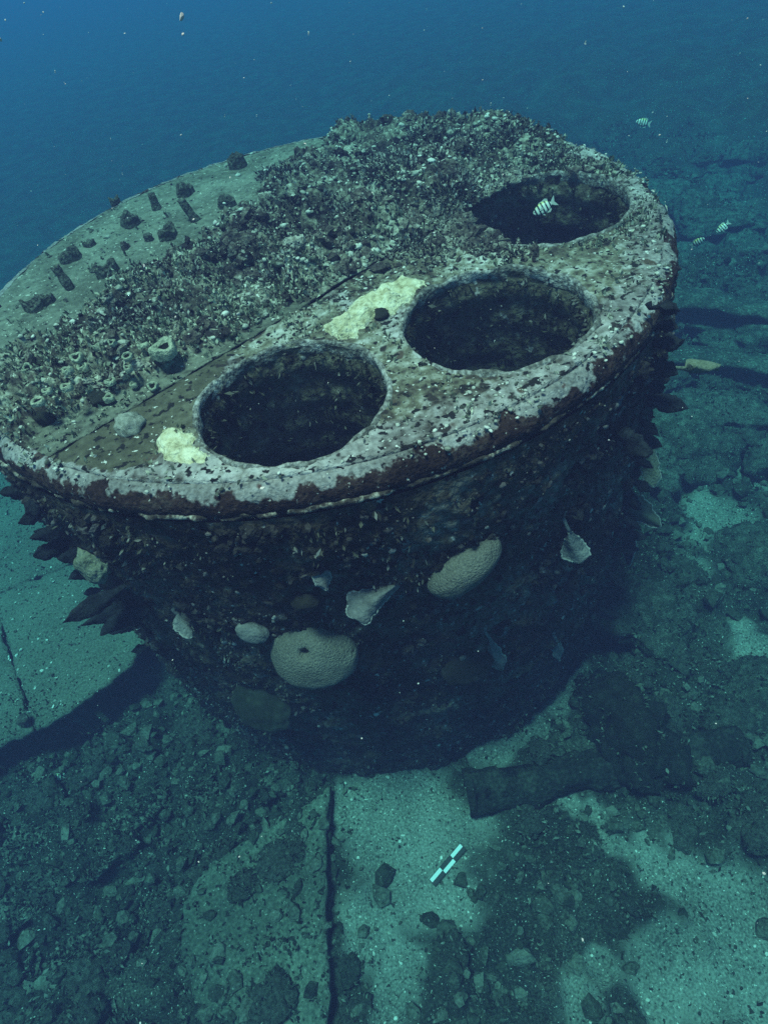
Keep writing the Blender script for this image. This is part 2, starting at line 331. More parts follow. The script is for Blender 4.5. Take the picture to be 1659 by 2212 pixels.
at = me.attributes.new('rubble', 'FLOAT', 'POINT'); at.data.foreach_set('value', (1-sandness(GX, GY)).astype(np.float32).ravel())
tag(put('seabed', me), 'sandy seabed strewn with dark coral rubble', kind='structure')

# ------------------------------------------------------------------ hull plates
def shelf_top(x, y): return SHELF_Z+.010*f2(x, y, 3.0, 4, 21)+.012*f2(x, y, 14, 3, 22)
def clip_half(poly, p, n, keep):
    """clip polygon with the line through p, normal n (keep = +1 / -1)"""
    out = []; m = len(poly)
    for i in range(m):
        a = np.array(poly[i]); b = np.array(poly[(i+1) % m]); da = np.dot(a-p, n)*keep; db = np.dot(b-p, n)*keep
        if da >= 0: out.append(tuple(a))
        if da*db < 0: out.append(tuple(a+(b-a)*da/(da-db)))
    return out
shelf = empty('hull_plating', (*np.array(SHELF).mean(0), 0), 'low shelf of silted steel hull plates whose ragged edge overhangs dark rubble', 'hull plating')
shelf_loc = np.array([*np.array(SHELF).mean(0), 0])
s1a = on_z(0, 1280, SHELF_Z)[:2]; s1b = on_z(170, 1213, SHELF_Z)[:2]
d1 = s1b-s1a; d1 /= np.linalg.norm(d1); n1_ = np.array([-d1[1], d1[0]])
s2a = on_z(40, 1470, SHELF_Z)[:2]; s2b = on_z(78, 1600, SHELF_Z)[:2]
d2 = s2b-s2a; d2 /= np.linalg.norm(d2); n2_ = np.array([-d2[1], d2[0]])
def rag(poly, amt, seed):
    L = subdiv_loop(poly, .035); a = np.array(L); return [tuple(p) for p in a+amt*np.stack([f2(a[:, 0], a[:, 1], 9, 3, seed), f2(a[:, 0], a[:, 1], 9, 3, seed+1)], -1)]
near = [p for p in SHELF]
g = .012
upper = clip_half(near, s1a+n1_*g, n1_, 1); lower = clip_half(near, s1a-n1_*g, n1_, -1)
if np.mean([p[1] for p in upper]) < np.mean([p[1] for p in lower]): upper, lower = lower, upper
lowA = clip_half(lower, s2a+n2_*g, n2_, 1); lowB = clip_half(lower, s2a-n2_*g, n2_, -1)
for poly, sp, sd_ in ((upper, .10, 31), (lowA, .05, 33), (lowB, .05, 35)):
    L = rag(poly, .05, sd_)
    V, F = slab(L, sp, shelf_top, .05)
    put('plate', mesh_py('plate', V-shelf_loc, F, M['plate_sand'], True), shelf)
# stud standing on the shelf by the cross seam
def stud(px, py):
    p = on_z(px, py, SHELF_Z); prof = [(0, -.04), (.022, -.04), (.024, .03), (.020, .05), (.045, .055), (.048, .085), (.03, .10), (0, .10)]
    V = []; F = []
    for r_, z in prof:
        for k in range(10):
            w = k*math.tau/10; q = 1+.12*math.sin(3*w+z*40); V.append((r_*q*math.cos(w), r_*q*math.sin(w), z))
    for i in range(len(prof)-1):
        for k in range(10): F.append((i*10+k, i*10+(k+1) % 10, (i+1)*10+(k+1) % 10, (i+1)*10+k))
    o = put('bolt', mesh_py('bolt', V, F, M['stub']), shelf, p-shelf_loc+np.array([0, 0, .0])); return o
stud(62, 1562)
# ribs that carry the shelf edge
for a, b in ((on_z(150, 1500, 0), on_z(-60, 1600, 0)),):
    a = np.array([*a[:2], .16]); b = np.array([*b[:2], .16])
    e1 = np.array([*SHELF[3], .18])+np.array([-.35, .35, 0]); e2 = np.array([*SHELF[1], .18])+np.array([-.1, .45, 0])
    V, F = tube([e1, (e1+e2)/2, e2], [.10, .11, .10], 8); put('frame_rib', mesh_py('frame_rib', V-shelf_loc, F, M['rock']), shelf)

# the plate in front of the boiler with the straight edge
FP_Z = .14
front_px = [(712, 1700), (703, 1800), (705, 1900), (708, 2000), (712, 2150), (700, 2260), (560, 2260), (420, 2150), (395, 2060), (400, 1960), (430, 1890), (520, 1830), (600, 1780)]
FRONT = [tuple(on_z(x, y, FP_Z)[:2]) for x, y in front_px]
def front_top(x, y):
    return FP_Z+.012*f2(x, y, 4, 4, 51)+.03*sstep(.0, .5, f2(x, y, 2.2, 3, 52))+.010*f2(x, y, 22, 2, 53)
fl = np.array([*np.array(FRONT).mean(0), 0]); fp = empty('steel_plate', fl, 'flat silted steel plate with a straight edge lying in front of the boiler', 'steel plate')
V, F = slab(rag(FRONT, .03, 55), .035, front_top, .07); put('sheet', mesh_py('sheet', V-fl, F, M['front_plate']), fp)
e0 = np.array([*FRONT[0], FP_Z-.072]); e1 = np.array([*FRONT[5], FP_Z-.072])
def angle_bar(a, b, h, w):
    d = b-a; L = np.linalg.norm(d[:2]); t = d/L; n = np.array([-t[1], t[0], 0]); V = []; F = []
    prof = [(0, 0), (w, 0), (w, -.012), (.014, -.014), (.012, -h), (0, -h)]; m = 24
    for i in range(m+1):
        for (q, z) in prof:
            p = a+d*i/m+n*(-q); p = p+np.array([0, 0, z]); V.append(p+.006*np.array([math.sin(i*1.7), math.cos(i*2.3), math.sin(i*2.9+q*90)]))
    k = len(prof)
    for i in range(m):
        for j in range(k): F.append((i*k+j, i*k+(j+1) % k, (i+1)*k+(j+1) % k, (i+1)*k+j))
    F.append(tuple(range(k))); F.append(tuple(m*k+j for j in range(k))[::-1])
    return np.array(V), F
V, F = angle_bar(e0, e1, .16, .05); put('edge_bar', recalc(mesh_py('edge_bar', V-fl, F, M['pipe'], False)), fp)

# ------------------------------------------------------------------ pipe, girders
def fouled_pipe(name, a, b, r, label, cat, n=60, sides=32):
    a = np.array(a, float); b = np.array(b, float); d = b-a; L = np.linalg.norm(d); t = d/L
    n0 = np.cross(t, [0, 0, 1]); n0 /= np.linalg.norm(n0); n1 = np.cross(n0, t); V = []; root = empty(name, (a+b)/2, label, cat); c = (a+b)/2
    for i in range(n+1):
        for k in range(sides):
            w = math.tau*k/sides; V.append(a+d*i/n+r*(n0*math.cos(w)+n1*math.sin(w)))
    V = np.array(V); dis = .075*fbm(V, 3.5, 4, 61)+.03*fbm(V, 17, 3, 62)
    ctr = a+np.outer((V-a)@t, t); V = V+(V-ctr)/r*dis[:, None]
    put('barrel', mesh_np('barrel', V-c, grid_faces(n+1, sides) if False else np.array([(i*sides+k, i*sides+(k+1) % sides, (i+1)*sides+(k+1) % sides, (i+1)*sides+k) for i in range(n) for k in range(sides)]), M['pipe']), root)
    # wall thickness at the open ends
    for e, sg in ((a, 1), (b, -1)):
        prof = [(r*1.0, 0), (r*1.10, .0), (r*1.12, .05), (r*1.0, .06), (r*.86, .05), (r*.84, .5), (.001, .5)]
        V2 = []
        for (q, z) in prof:
            for k in range(sides):
                w = math.tau*k/sides; V2.append(e+t*sg*(z-.012)+q*(1+.03*math.sin(5*w+q*30))*(n0*math.cos(w)+n1*math.sin(w)))
        F2 = [(i*sides+k, i*sides+(k+1) % sides, (i+1)*sides+(k+1) % sides, (i+1)*sides+k) for i in range(len(prof)-1) for k in range(sides)]
        put('flange', recalc(mesh_py('flange', np.array(V2)-c, F2, M['pipe'])), root)
    return root
pa = on_z(1010, 1712, .07); pb = on_z(1590, 1612, .03)
fouled_pipe('fallen_pipe', pa, pb, .145, 'dark overgrown pipe lying on the sand at the foot of the boiler', 'pipe')
def girder(a, b, h, w, label):
    a = np.array(a, float); b = np.array(b, float); c = (a+b)/2; root = empty('fallen_girder', c, label, 'girder'); d = b-a; t = d/np.linalg.norm(d)
    n = np.cross(t, [0, 0, 1]); n /= np.linalg.norm(n); up = np.cross(n, t); m = 40
    def strip(name, y0, y1, z0, z1):
        V = []; F = []
        for i in range(m+1):
            for (y, z) in ((y0, z0), (y1, z0), (y1, z1), (y0, z1)): V.append(a+d*i/m+n*y+up*z)
        V = np.array(V); V = V+.09*np.stack([fbm(V, 2.5, 4, 71), fbm(V, 3, 3, 72), fbm(V, 3, 3, 73)], -1)
        for i in range(m):
            for j in range(4): F.append((i*4+j, i*4+(j+1) % 4, (i+1)*4+(j+1) % 4, (i+1)*4+j))
        F += [(0, 1, 2, 3), tuple(m*4+j for j in (3, 2, 1, 0))]
        put(name, recalc(mesh_py(name, V-c, F, M['rock'])), root)
    strip('web', -.035, .035, -.06, h-.03); strip('top_flange', -w/2, w/2, h-.03, h+.03); strip('bottom_flange', -w/2, w/2, -.12, -.06)
def gpt(x, y, dz=0):
    p = on_z(x, y, 0)
    for _ in range(3): p = on_z(x, y, float(ground(p[0], p[1]))+dz)
    return p
girder(gpt(1420, 655, .05), gpt(1720, 712, .05), .14, .34, 'long dark steel girder half buried among reef boulders, farther from the boiler')
girder(gpt(1400, 778, .05), gpt(1740, 815, .05), .13, .30, 'long dark steel girder half buried in rubble, closer to the boiler')

# ------------------------------------------------------------------ boiler
R, H = 2.10, 3.0807
A0 = -1.013771; NV = np.array([math.cos(A0), math.sin(A0)]); TV = np.array([-NV[1], NV[0]]); SEAM = .5896
HOLES = [(A0-.699459, 1.552429, .433446), (A0, 1.503436, .449758), (A0+.819235, 1.428843, .493180)]
HC = [(rr*math.cos(an), rr*math.sin(an), rh) for an, rr, rh in HOLES]
boiler = empty('ship_boiler', (0, 0, 0), 'huge rusted cylindrical ship boiler standing on end, three round furnace openings in its top', 'boiler')
def topxy(pts): return [tuple(on_z(x, y, H)[:2]) for x, y in pts]
BARE = topxy([(-60, 850), (30, 800), (110, 735), (170, 700), (255, 650), (355, 590), (430, 540), (490, 490), (570, 450), (620, 405), (675, 365), (715, 320), (790, 225), (400, 190), (-260, 480), (-260, 850)])
OLIVE = topxy([(60, 930), (200, 872), (330, 815), (440, 762), (560, 698), (650, 648), (668, 660), (590, 712), (500, 775), (440, 880), (420, 930), (345, 935), (335, 1005), (230, 1010), (130, 1005), (60, 960)])
SMOOTH = topxy([(640, 640), (560, 700), (520, 690), (470, 640), (520, 600), (600, 610)])
MOUNDS = [(*on_z(x, y, H)[:2], r, h) for x, y, r, h in [(930, 300, .36, .06), (1090, 310, .42, .07), (740, 312, .22, .05), (620, 385, .30, .13), (680, 470, .30, .14), (860, 400, .40, .10),
          (330, 655, .24, .12), (250, 720, .22, .10), (150, 690, .2, .06), (520, 520, .26, .08), (960, 430, .34, .12), (600, 560, .24, .08), (800, 520, .30, .08), (1010, 380, .3, .1), (420, 590, .2, .07), (1180, 330, .25, .10)]]
PITS = [(*on_z(x, y, H)[:2], r, h) for x, y, r, h in [(300, 705, .13, .12), (680, 515, .20, .13), (395, 700, .10, .08), (760, 470, .14, .1), (590, 470, .12, .08), (900, 470, .18, .12), (480, 565, .12, .06), (1020, 460, .14, .10)]]
def m_poly(x, y, poly, amt=.07, seed=81):
    return inpoly(x+amt*f2(x, y, 4, 4, seed), y+amt*f2(x, y, 4, 4, seed+1), poly).astype(float)
def top_fields(x, y):
    s = x*NV[0]+y*NV[1]
    bare = m_poly(x, y, BARE, .17); olive = m_poly(x, y, OLIVE, .06, 83); smooth = m_poly(x, y, SMOOTH, .08, 85)
    return s, bare, olive, smooth
def top_height(x, y, fields=None):
    s, bare, olive, smooth = fields if fields is not None else top_fields(x, y)
    gr = (1-np.maximum(bare, olive))*(1-.6*smooth)*(s < SEAM+.0)
    h = .006*f2(x, y, 5, 3, 91)+.004*f2(x, y, 30, 2, 92)
    g_ = .006+.10*np.clip(f2(x, y, 2.6, 3, 93)+.15, 0, 1)+.065*np.clip(1-2.2*np.abs(f2(x, y, 6.0, 2, 94)), 0, 1)+.035*np.clip(1-2.2*np.abs(f2(x, y, 14, 2, 98)), 0, 1)+.012*f2(x, y, 34, 2, 99)
    for (cx, cy_, r_, hh) in MOUNDS: g_ = g_+hh*np.exp(-((x-cx)**2+(y-cy_)**2)/(r_*r_*.5))*(.75+.5*f2(x, y, 5, 2, 95))
    for (cx, cy_, r_, hh) in PITS: g_ = g_-hh*np.exp(-((x-cx)**2+(y-cy_)**2)/(r_*r_*.6))
    edge = (sstep(0, .10, R-.05-np.hypot(x, y))*.7+.3)*(.12+.88*sstep(SEAM, SEAM-.40, s))
    fz = (s >= SEAM)*(1-olive)*(.010*np.clip(f2(x, y, 11, 3, 96)+.1, 0, 1)+.008*f2(x, y, 32, 2, 97))
    return H+h+gr*g_*edge+fz
RF = R-.075                      # where the flat of the end plate turns into its flange
circ = [(RF*math.cos(w), RF*math.sin(w)) for w in np.linspace(0, math.tau, 420, endpoint=False)]
def chord_split(sign, off):
    wc = math.acos((SEAM+off)/RF)
    if sign > 0: ang = np.linspace(A0-wc, A0+wc, 240)
    else: ang = np.linspace(A0+wc, A0-wc+math.tau, 300)
    arc = [(RF*math.cos(w), RF*math.sin(w)) for w in ang]
    a = np.array(arc[-1]); b = np.array(arc[0]); n = 110
    return arc+[tuple(a+(b-a)*k/n+NV*.006*math.sin(k*1.3)*math.sin(k*.37)) for k in range(1, n)]
lo = chord_split(-1, -.032)
V, F = slab(lo, .0165, lambda x, y: top_height(x, y), .012)
me = mesh_py('tube_plate', V, F, M['tube_plate']); s_, ba, ol, sm = top_fields(V[:, 0], V[:, 1])
at = me.attributes.new('bare', 'FLOAT', 'POINT'); at.data.foreach_set('value', np.clip(ba+.75*ol+.35*sm, 0, 1).astype(np.float32))
put('tube_plate', me, boiler)
hi = chord_split(1, .020)
holes = [[(cx+rh*math.cos(w), cy_+rh*math.sin(w)) for w in np.linspace(0, math.tau, 110, endpoint=False)] for cx, cy_, rh in HC]
V, F = slab(hi, .019, lambda x, y: top_height(x, y)+.022, .05, holes)
me = mesh_py('furnace_plate', V, F, M['furnace_plate']); ol = m_poly(V[:, 0], V[:, 1], OLIVE, .06, 83)
at = me.attributes.new('olive', 'FLOAT', 'POINT'); at.data.foreach_set('value', ol.astype(np.float32))
_q = np.hypot(V[:, 0], V[:, 1]); cr_ = np.clip(sstep(1.62, 1.98, _q+.22*f2(V[:, 0], V[:, 1], 2.2, 4, 141))*.75+.75*sstep(.10, .45, f2(V[:, 0], V[:, 1], 1.9, 4, 142)), 0, 1)*(1-ol)
at = me.attributes.new('crust', 'FLOAT', 'POINT'); at.data.foreach_set('value', cr_.astype(np.float32))
put('furnace_plate', me, boiler)
# rounded flange of the end plate
def revolve(prof, nt, disp=None, a0=0.0, a1=math.tau):
    th = np.linspace(a0, a1, nt, endpoint=False); P = np.array(prof)
    V = np.stack([np.outer(np.cos(th), P[:, 0]), np.outer(np.sin(th), P[:, 0]), np.tile(P[:, 1], (nt, 1))], -1)
    if disp is not None: V = disp(V)
    return V.reshape(-1, 3), grid_faces(nt, len(prof), True)
fil = [(RF-.012, H+.004)]+[(RF+.085*math.sin(w), H-.085+.085*math.cos(w)+.004) for w in np.linspace(.12, math.pi/2, 9)]+[(R+.008, H-.12), (R-.03, H-.125)]
def dflange(V):
    d = .014*fbm(V, 7, 4, 101)+.009*fbm(V, 26, 3, 102); r_ = np.hypot(V[..., 0], V[..., 1]); o = V.copy()
    o[..., 0] *= 1+d/r_; o[..., 1] *= 1+d/r_; o[..., 2] += d*.6*sstep(RF-.0, RF+.03, r_); return o
V, F = revolve(fil, 900, dflange); me = recalc(mesh_np('flange', V, F, M['flange']))
cr_ = sstep(.035, -.005, (H-V[:, 2])-.045*fbm(V, 3.5, 4, 108)-.07*fbm(V, 13, 4, 109)); at = me.attributes.new('crust', 'FLOAT', 'POINT'); at.data.foreach_set('value', cr_.astype(np.float32))
put('flange', me, boiler)
bead = [(R-.03, H-.093), (R+.008, H-.094), (R+.018, H-.102), (R+.016, H-.114), (R+.004, H-.126), (R-.03, H-.130)]
def dbead(V):
    d = .016*fbm(V, 5, 3, 103)+.020*fbm(V, 26, 2, 104); r_ = np.hypot(V[..., 0], V[..., 1]); o = V.copy(); o[..., 0] *= 1+d/r_; o[..., 1] *= 1+d/r_; o[..., 2] += d*.5; return o
V, F = revolve(bead, 1000, dbead); put('lap_edge', recalc(mesh_np('lap_edge', V, F, M['bead'])), boiler)
def shell_disp(V):
    r_ = np.hypot(V[..., 0], V[..., 1]); U = V/np.array([1, 1, 1.0])
    d = .050*np.clip(fbm(U, 3.0, 4, 105)+.05, -.3, 1)+.045*np.clip(fbm(U, 8, 3, 106), -.1, 1)+.022*fbm(U, 26, 2, 107)
    d = d*sstep(H-.13, H-.3, V[..., 2])*.9+.004; return d
def dshell(V):
    d = shell_disp(V); o = V.copy(); r_ = np.hypot(V[..., 0], V[..., 1]); o[..., 0] *= 1+d/r_; o[..., 1] *= 1+d/r_; return o
zs = np.linspace(H-.125, -.35, 150); sh = [(R+.012+(.020 if .9 < z < 1.0 else 0), z) for z in zs]
V, F = revolve(sh, 640, dshell); put('shell', recalc(mesh_np('shell', V, F, M['shell'])), boiler)
# furnaces
for (cx, cy_, rh), seed in zip(HC, (111, 121, 131)):
    zz = np.concatenate([np.linspace(H+.01, H-2.3, 80)]); nt = 90; th = np.linspace(0, math.tau, nt, endpoint=False)
    rr = rh-.010+.006*np.cos(zz*math.tau/.17)
    V = np.stack([np.outer(np.cos(th), rr), np.outer(np.sin(th), rr), np.tile(zz, (nt, 1))], -1)
    d = -(.03*np.clip(fbm(V+seed, 4, 4, seed), -.1, 1)+.016*np.clip(fbm(V+seed, 14, 3, seed+1), 0, 1)+.01)*sstep(H-.0, H-.08, V[..., 2]); k = 1+d/np.hypot(V[..., 0], V[..., 1])
    V[..., 0] *= k; V[..., 1] *= k; V[..., 0] += cx; V[..., 1] += cy_
    ft = put('furnace_tube', recalc(mesh_np('furnace_tube', V.reshape(-1, 3), grid_faces(nt, len(zz), True), M['furnace'])), boiler)
    # sediment at the bottom of the furnace
    rs = np.linspace(.0, 1.05, 16); V = np.stack([cx+np.outer(np.cos(th), rs*rh), cy_+np.outer(np.sin(th), rs*rh), np.zeros((nt, 16))], -1)
    V[..., 2] = H-1.35+.10*f2(V[..., 0], V[..., 1], 3, 4, seed+3)+.04*f2(V[..., 0], V[..., 1], 14, 3, seed+4)
    put('silt_bed', recalc(mesh_np('silt_bed', V.reshape(-1, 3), grid_faces(nt, 16, True), M['furnace'])), ft)
    prof = [(rh-.010, H-.03), (rh-.012, H+.022), (rh-.003, H+.034), (rh+.010, H+.030), (rh+.018, H+.008)]
    V, F = revolve(prof, 160); V = V+.022*np.stack([fbm(V+seed, 7, 4, 1), fbm(V+seed, 9, 3, 2), fbm(V+seed, 12, 3, 3)], -1); V[:, 0] += cx; V[:, 1] += cy_
    put('furnace_rim', recalc(mesh_np('furnace_rim', V, F, M['rim'])), ft)
# broken stays on the bare steam space
def crown(r, h, seed, horns=True):
    """short broken collar with ragged horns, hollow"""
    n = 28; V = []; F = []; rg = np.random.default_rng(seed); ph = rg.uniform(0, 6.28, 4)
    def top(w): return h*(.62+.22*math.sin(2*w+ph[0])+.14*math.sin(3*w+ph[1])+.07*math.sin(7*w+ph[2]))
    rows = [(1.12, -.03), (1.06, .25), (1.0, .7), (1.03, 1.0), (.80, 1.0), (.72, .5), (.66, .12), (.02, .10)]
    for q, v in rows:
        for k in range(n):
            w = math.tau*k/n; sq = 1/max(abs(math.cos(w)), abs(math.sin(w)))**.55; z = top(w)*v if v > 0 else -.03
            V.append((r*q*sq*math.cos(w)*(1+.05*math.sin(9*w+ph[3])), r*q*sq*math.sin(w)*.85, z+.006*math.sin(13*w+q*9)))
    for i in range(len(rows)-1):
        for k in range(n): F.append((i*n+k, i*n+(k+1) % n, (i+1)*n+(k+1) % n, (i+1)*n+k))
    return V, F
def rod(r, h, lean, seed):
    rg = np.random.default_rng(seed); P = [np.array([lean[0]*t*h, lean[1]*t*h, t*h-.02]) for t in np.linspace(0, 1, 7)]
    return tube(P, [r*(1.25-.3*t)+rg.uniform(-.006, .006) for t in np.linspace(0, 1, 7)], 10)
for i, (x, y, r_, h_) in enumerate([(515, 348, .085, .13), (403, 408, .080, .11), (284, 473, .085, .10), (155, 548, .085, .085), (235, 578, .085, .10), (80, 652, .085, .085), (492, 433, .075, .09), (365, 500, .08, .10), (195, 518, .05, .05), (250, 424, .045, .05), (108, 640, .05, .06), (735, 290, .08, .10)]):
    V, F = crown(r_*.82, h_*.78, 200+i); p = on_z(x, y+12, H)
    o = put('stay_stub', recalc(mesh_py('stay_stub', V, F, M['stub'])), boiler, (p[0], p[1], H+.004)); o.rotation_euler.z = i*1.1
for i, (x, y, h_, ln, r_) in enumerate([(155, 624, .16, (-.25, .30), .024), (425, 476, .17, (-.35, .2), .028), (340, 452, .13, (0, .1), .030), (322, 518, .06, (.1, 0), .03), (205, 585, .03, (0, 0), .03)]):
    V, F = rod(r_, h_, ln, 230+i); p = on_z(x, y, H); put('stay_rod', mesh_py('stay_rod', V, F, M['stub']), boiler, (p[0], p[1], H))

# ------------------------------------------------------------------ growth
def leaflets(P, Nrm, nb, length, width, spread, seed, lift=.0):
    """every point gets nb bent diamond leaflets; returns V, F (triangles, one island per leaflet)"""
    rg = np.random.default_rng(seed); n = len(P); P = np.repeat(P, nb, 0); Nn = np.repeat(Nrm, nb, 0); k = n*nb
    D = Nn+spread*rg.normal(size=(k, 3)); D /= np.linalg.norm(D, axis=1)[:, None]
    Ln = np.repeat(length, nb)*rg.uniform(.45, 1.15, k); Wd = Ln*width*rg.uniform(.6, 1.3, k)
    S = np.cross(D, rg.normal(size=(k, 3))); S /= np.linalg.norm(S, axis=1)[:, None]
    B = P+rg.normal(size=(k, 3))*np.repeat(length, nb)[:, None]*.35*(1-.6*np.abs(Nn)); bend = np.cross(S, D)*(Ln*rg.normal(size=k)*.28)[:, None]
    v0 = B-Nn*.008; mid = B+D*(Ln*.55)[:, None]+bend*.3; v1 = mid-S*(Wd/2)[:, None]; v2 = mid+S*(Wd/2)[:, None]; v3 = B+D*Ln[:, None]+bend
    V = np.stack([v0, v1, v2, v3], 1).reshape(-1, 3); b = np.arange(k)*4
    F = np.stack([np.stack([b, b+1, b+2], -1), np.stack([b+1, b+3, b+2], -1)], 1).reshape(-1, 3)
    return V, F
ICO = None
def blobs(P, rad, flat, Nrm, seed):
    """small lumpy stones / nodules: a jittered icosahedron each"""
    rg = np.random.default_rng(seed); g_ = (1+5**.5)/2
    iv = np.array([(-1, g_, 0), (1, g_, 0), (-1, -g_, 0), (1, -g_, 0), (0, -1, g_), (0, 1, g_), (0, -1, -g_), (0, 1, -g_), (g_, 0, -1), (g_, 0, 1), (-g_, 0, -1), (-g_, 0, 1)])/math.sqrt(1+g_*g_)
    fi = np.array([(0, 11, 5), (0, 5, 1), (0, 1, 7), (0, 7, 10), (0, 10, 11), (1, 5, 9), (5, 11, 4), (11, 10, 2), (10, 7, 6), (7, 1, 8), (3, 9, 4), (3, 4, 2), (3, 2, 6), (3, 6, 8), (3, 8, 9), (4, 9, 5), (2, 4, 11), (6, 2, 10), (8, 6, 7), (9, 8, 1)])
    n = len(P); J = iv[None]*rg.uniform(.65, 1.3, (n, 12, 1))*rad[:, None, None]*rg.uniform(.6, 1.4, (n, 1, 3))
    q = rg.normal(size=(n, 4)); q /= np.linalg.norm(q, axis=1)[:, None]; a, b, c, d = q.T
    Rm = np.stack([np.stack([1-2*(c*c+d*d), 2*(b*c-a*d), 2*(b*d+a*c)], -1), np.stack([2*(b*c+a*d), 1-2*(b*b+d*d), 2*(c*d-a*b)], -1), np.stack([2*(b*d-a*c), 2*(c*d+a*b), 1-2*(b*b+c*c)], -1)], 1)
    J = np.einsum('nij,nkj->nki', Rm, J); along = np.einsum('nki,ni->nk', J, Nrm); J = J-Nrm[:, None, :]*(along*(1-flat))[..., None]
    V = (P[:, None]+J).reshape(-1, 3); F = (fi[None]+(np.arange(n)*12)[:, None, None]).reshape(-1, 3)
    return V, F
def disc_points(n, rmax, seed):
    rg = np.random.default_rng(seed); r_ = rmax*np.sqrt(rg.random(n)); w = rg.random(n)*math.tau; return r_*np.cos(w), r_*np.sin(w), rg
def off_holes(x, y, pad):
    ok = np.ones(x.shape, bool)
    for cx, cy_, rh in HC: ok &= np.hypot(x-cx, y-cy_) > rh+pad
    return ok
UP = np.array([0, 0, 1.0])
# turf on the tube plate
x, y, rg = disc_points(24000, R-.03, 301); fld = top_fields(x, y); s, ba, ol, sm = fld
tcoord = x*TV[0]+y*TV[1]
dens = (s < SEAM-.02)*(1-.985*ba)*(1-.9*ol)*(1-.75*sm)*(.08+.80*sstep(-.15, .25, f2(x, y, 3.2, 4, 303)))*(.25+.75*sstep(-.2, .12, f2(x, y, 1.3, 3, 308)))*(1-.55*sstep(.1, .55, s)*sstep(.2, -.6, tcoord))*(1-.45*sstep(-.4, -1.2, tcoord))
dens = dens+(s >= SEAM-.02)*off_holes(x, y, .012)*(1-.93*ol)*(.10+.16*sstep(0, .4, f2(x, y, 3.4, 3, 306))+.30*sstep(.5, 1.4, tcoord)*sstep(1.55, .9, s)+.75*sstep(-.15, .35, tcoord)*sstep(SEAM+.42, SEAM+.10, s+.16*f2(x, y, 4, 3, 307)))
prot = np.ones(len(x), bool)
ok = (rg.random(len(x)) < dens*sstep(R-.03, R-.13, np.hypot(x, y))) & ((np.abs(s-SEAM) > .05) | (tcoord > .1)); x, y = x[ok], y[ok]; z = top_height(x, y, tuple(q[ok] for q in fld))
z = z+.022*(s[ok] > SEAM)
big = (.014+.026*sstep(-.1, .4, f2(x, y, 4.5, 3, 304)))*rg.uniform(.6, 1.35, len(x))*np.where(s[ok] > SEAM-.02, np.where(s[ok] < SEAM+.4, .8, .5), 1)
left = sstep(-.3, -1.1, x*TV[0]+y*TV[1])
V, F = leaflets(np.stack([x, y, z-.004], -1), np.tile(UP, (len(x), 1)), 6, big*(1-.25*left), .6, 1.0, 305)
tag(put('turf_algae', mesh_np('turf_algae', V, F, M['turf'], False)), 'bushy dark turf algae with pale tips covering the boiler top', kind='stuff')
# lumpy cushions of algae, sponge and coral between the turf
x, y, rg = disc_points(30000, R-.04, 331); fld = top_fields(x, y); s, ba, ol, sm = fld; tcoord = x*TV[0]+y*TV[1]
hx, hy, hr = HC[2]; hd = np.hypot(x-hx, y-hy); hang = np.cos(np.arctan2(y-hy, x-hx)-2.75)
dens = (s < SEAM-.05)*(1-.985*ba)*(1-.9*ol)*(1-.6*sm)*(.06+.85*sstep(-.05, .3, f2(x, y, 3.6, 3, 333)))*(.12+.88*sstep(-.12, .15, f2(x, y, 1.5, 3, 338)))*(hd > hr-.01)
dens = np.maximum(dens, .95*(hd > hr-.055)*(hd < hr+.16)*sstep(-.1, .5, hang)); dens = dens*sstep(R-.05, R-.14, np.hypot(x, y)); dens = np.maximum(dens, .6*(s >= SEAM)*(np.hypot(x, y) < R-.2)*off_holes(x, y, .01)*sstep(-.15, .35, tcoord)*sstep(SEAM+.40, SEAM+.08, s+.2*f2(x, y, 4, 3, 307)))
ok = (rg.random(len(x)) < dens*.8) & ((np.abs(s-SEAM) > .06) | (tcoord > .1)); x, y = x[ok], y[ok]; z = top_height(x, y, tuple(q[ok] for q in fld))+.022*(s[ok] > SEAM)
rad = (.010+.030*sstep(-.1, .5, f2(x, y, 5, 3, 335)))*rg.uniform(.5, 1.3, len(x))
V, F = blobs(np.stack([x, y, z+rad*.25], -1), rad, .9, np.tile(UP, (len(x), 1)), 336)
tag(put('growth_cushions', mesh_np('growth_cushions', V, F, M['cushion'], False)), 'lumpy brown and grey growth cushions on the boiler top', kind='stuff')
nrm = np.tile(UP, (len(x), 1))+.5*rg.normal(size=(len(x), 3)); nrm /= np.linalg.norm(nrm, axis=1)[:, None]
V, F = leaflets(np.stack([x, y, z+rad*.8], -1), nrm, 4, .010+.016*rg.random(len(x)), .7, .8, 337)
tag(put('cushion_fuzz', mesh_np('cushion_fuzz', V, F, M['turf'], False)), 'fine fuzz on the growth cushions', kind='stuff')
rg = np.random.default_rng(361)
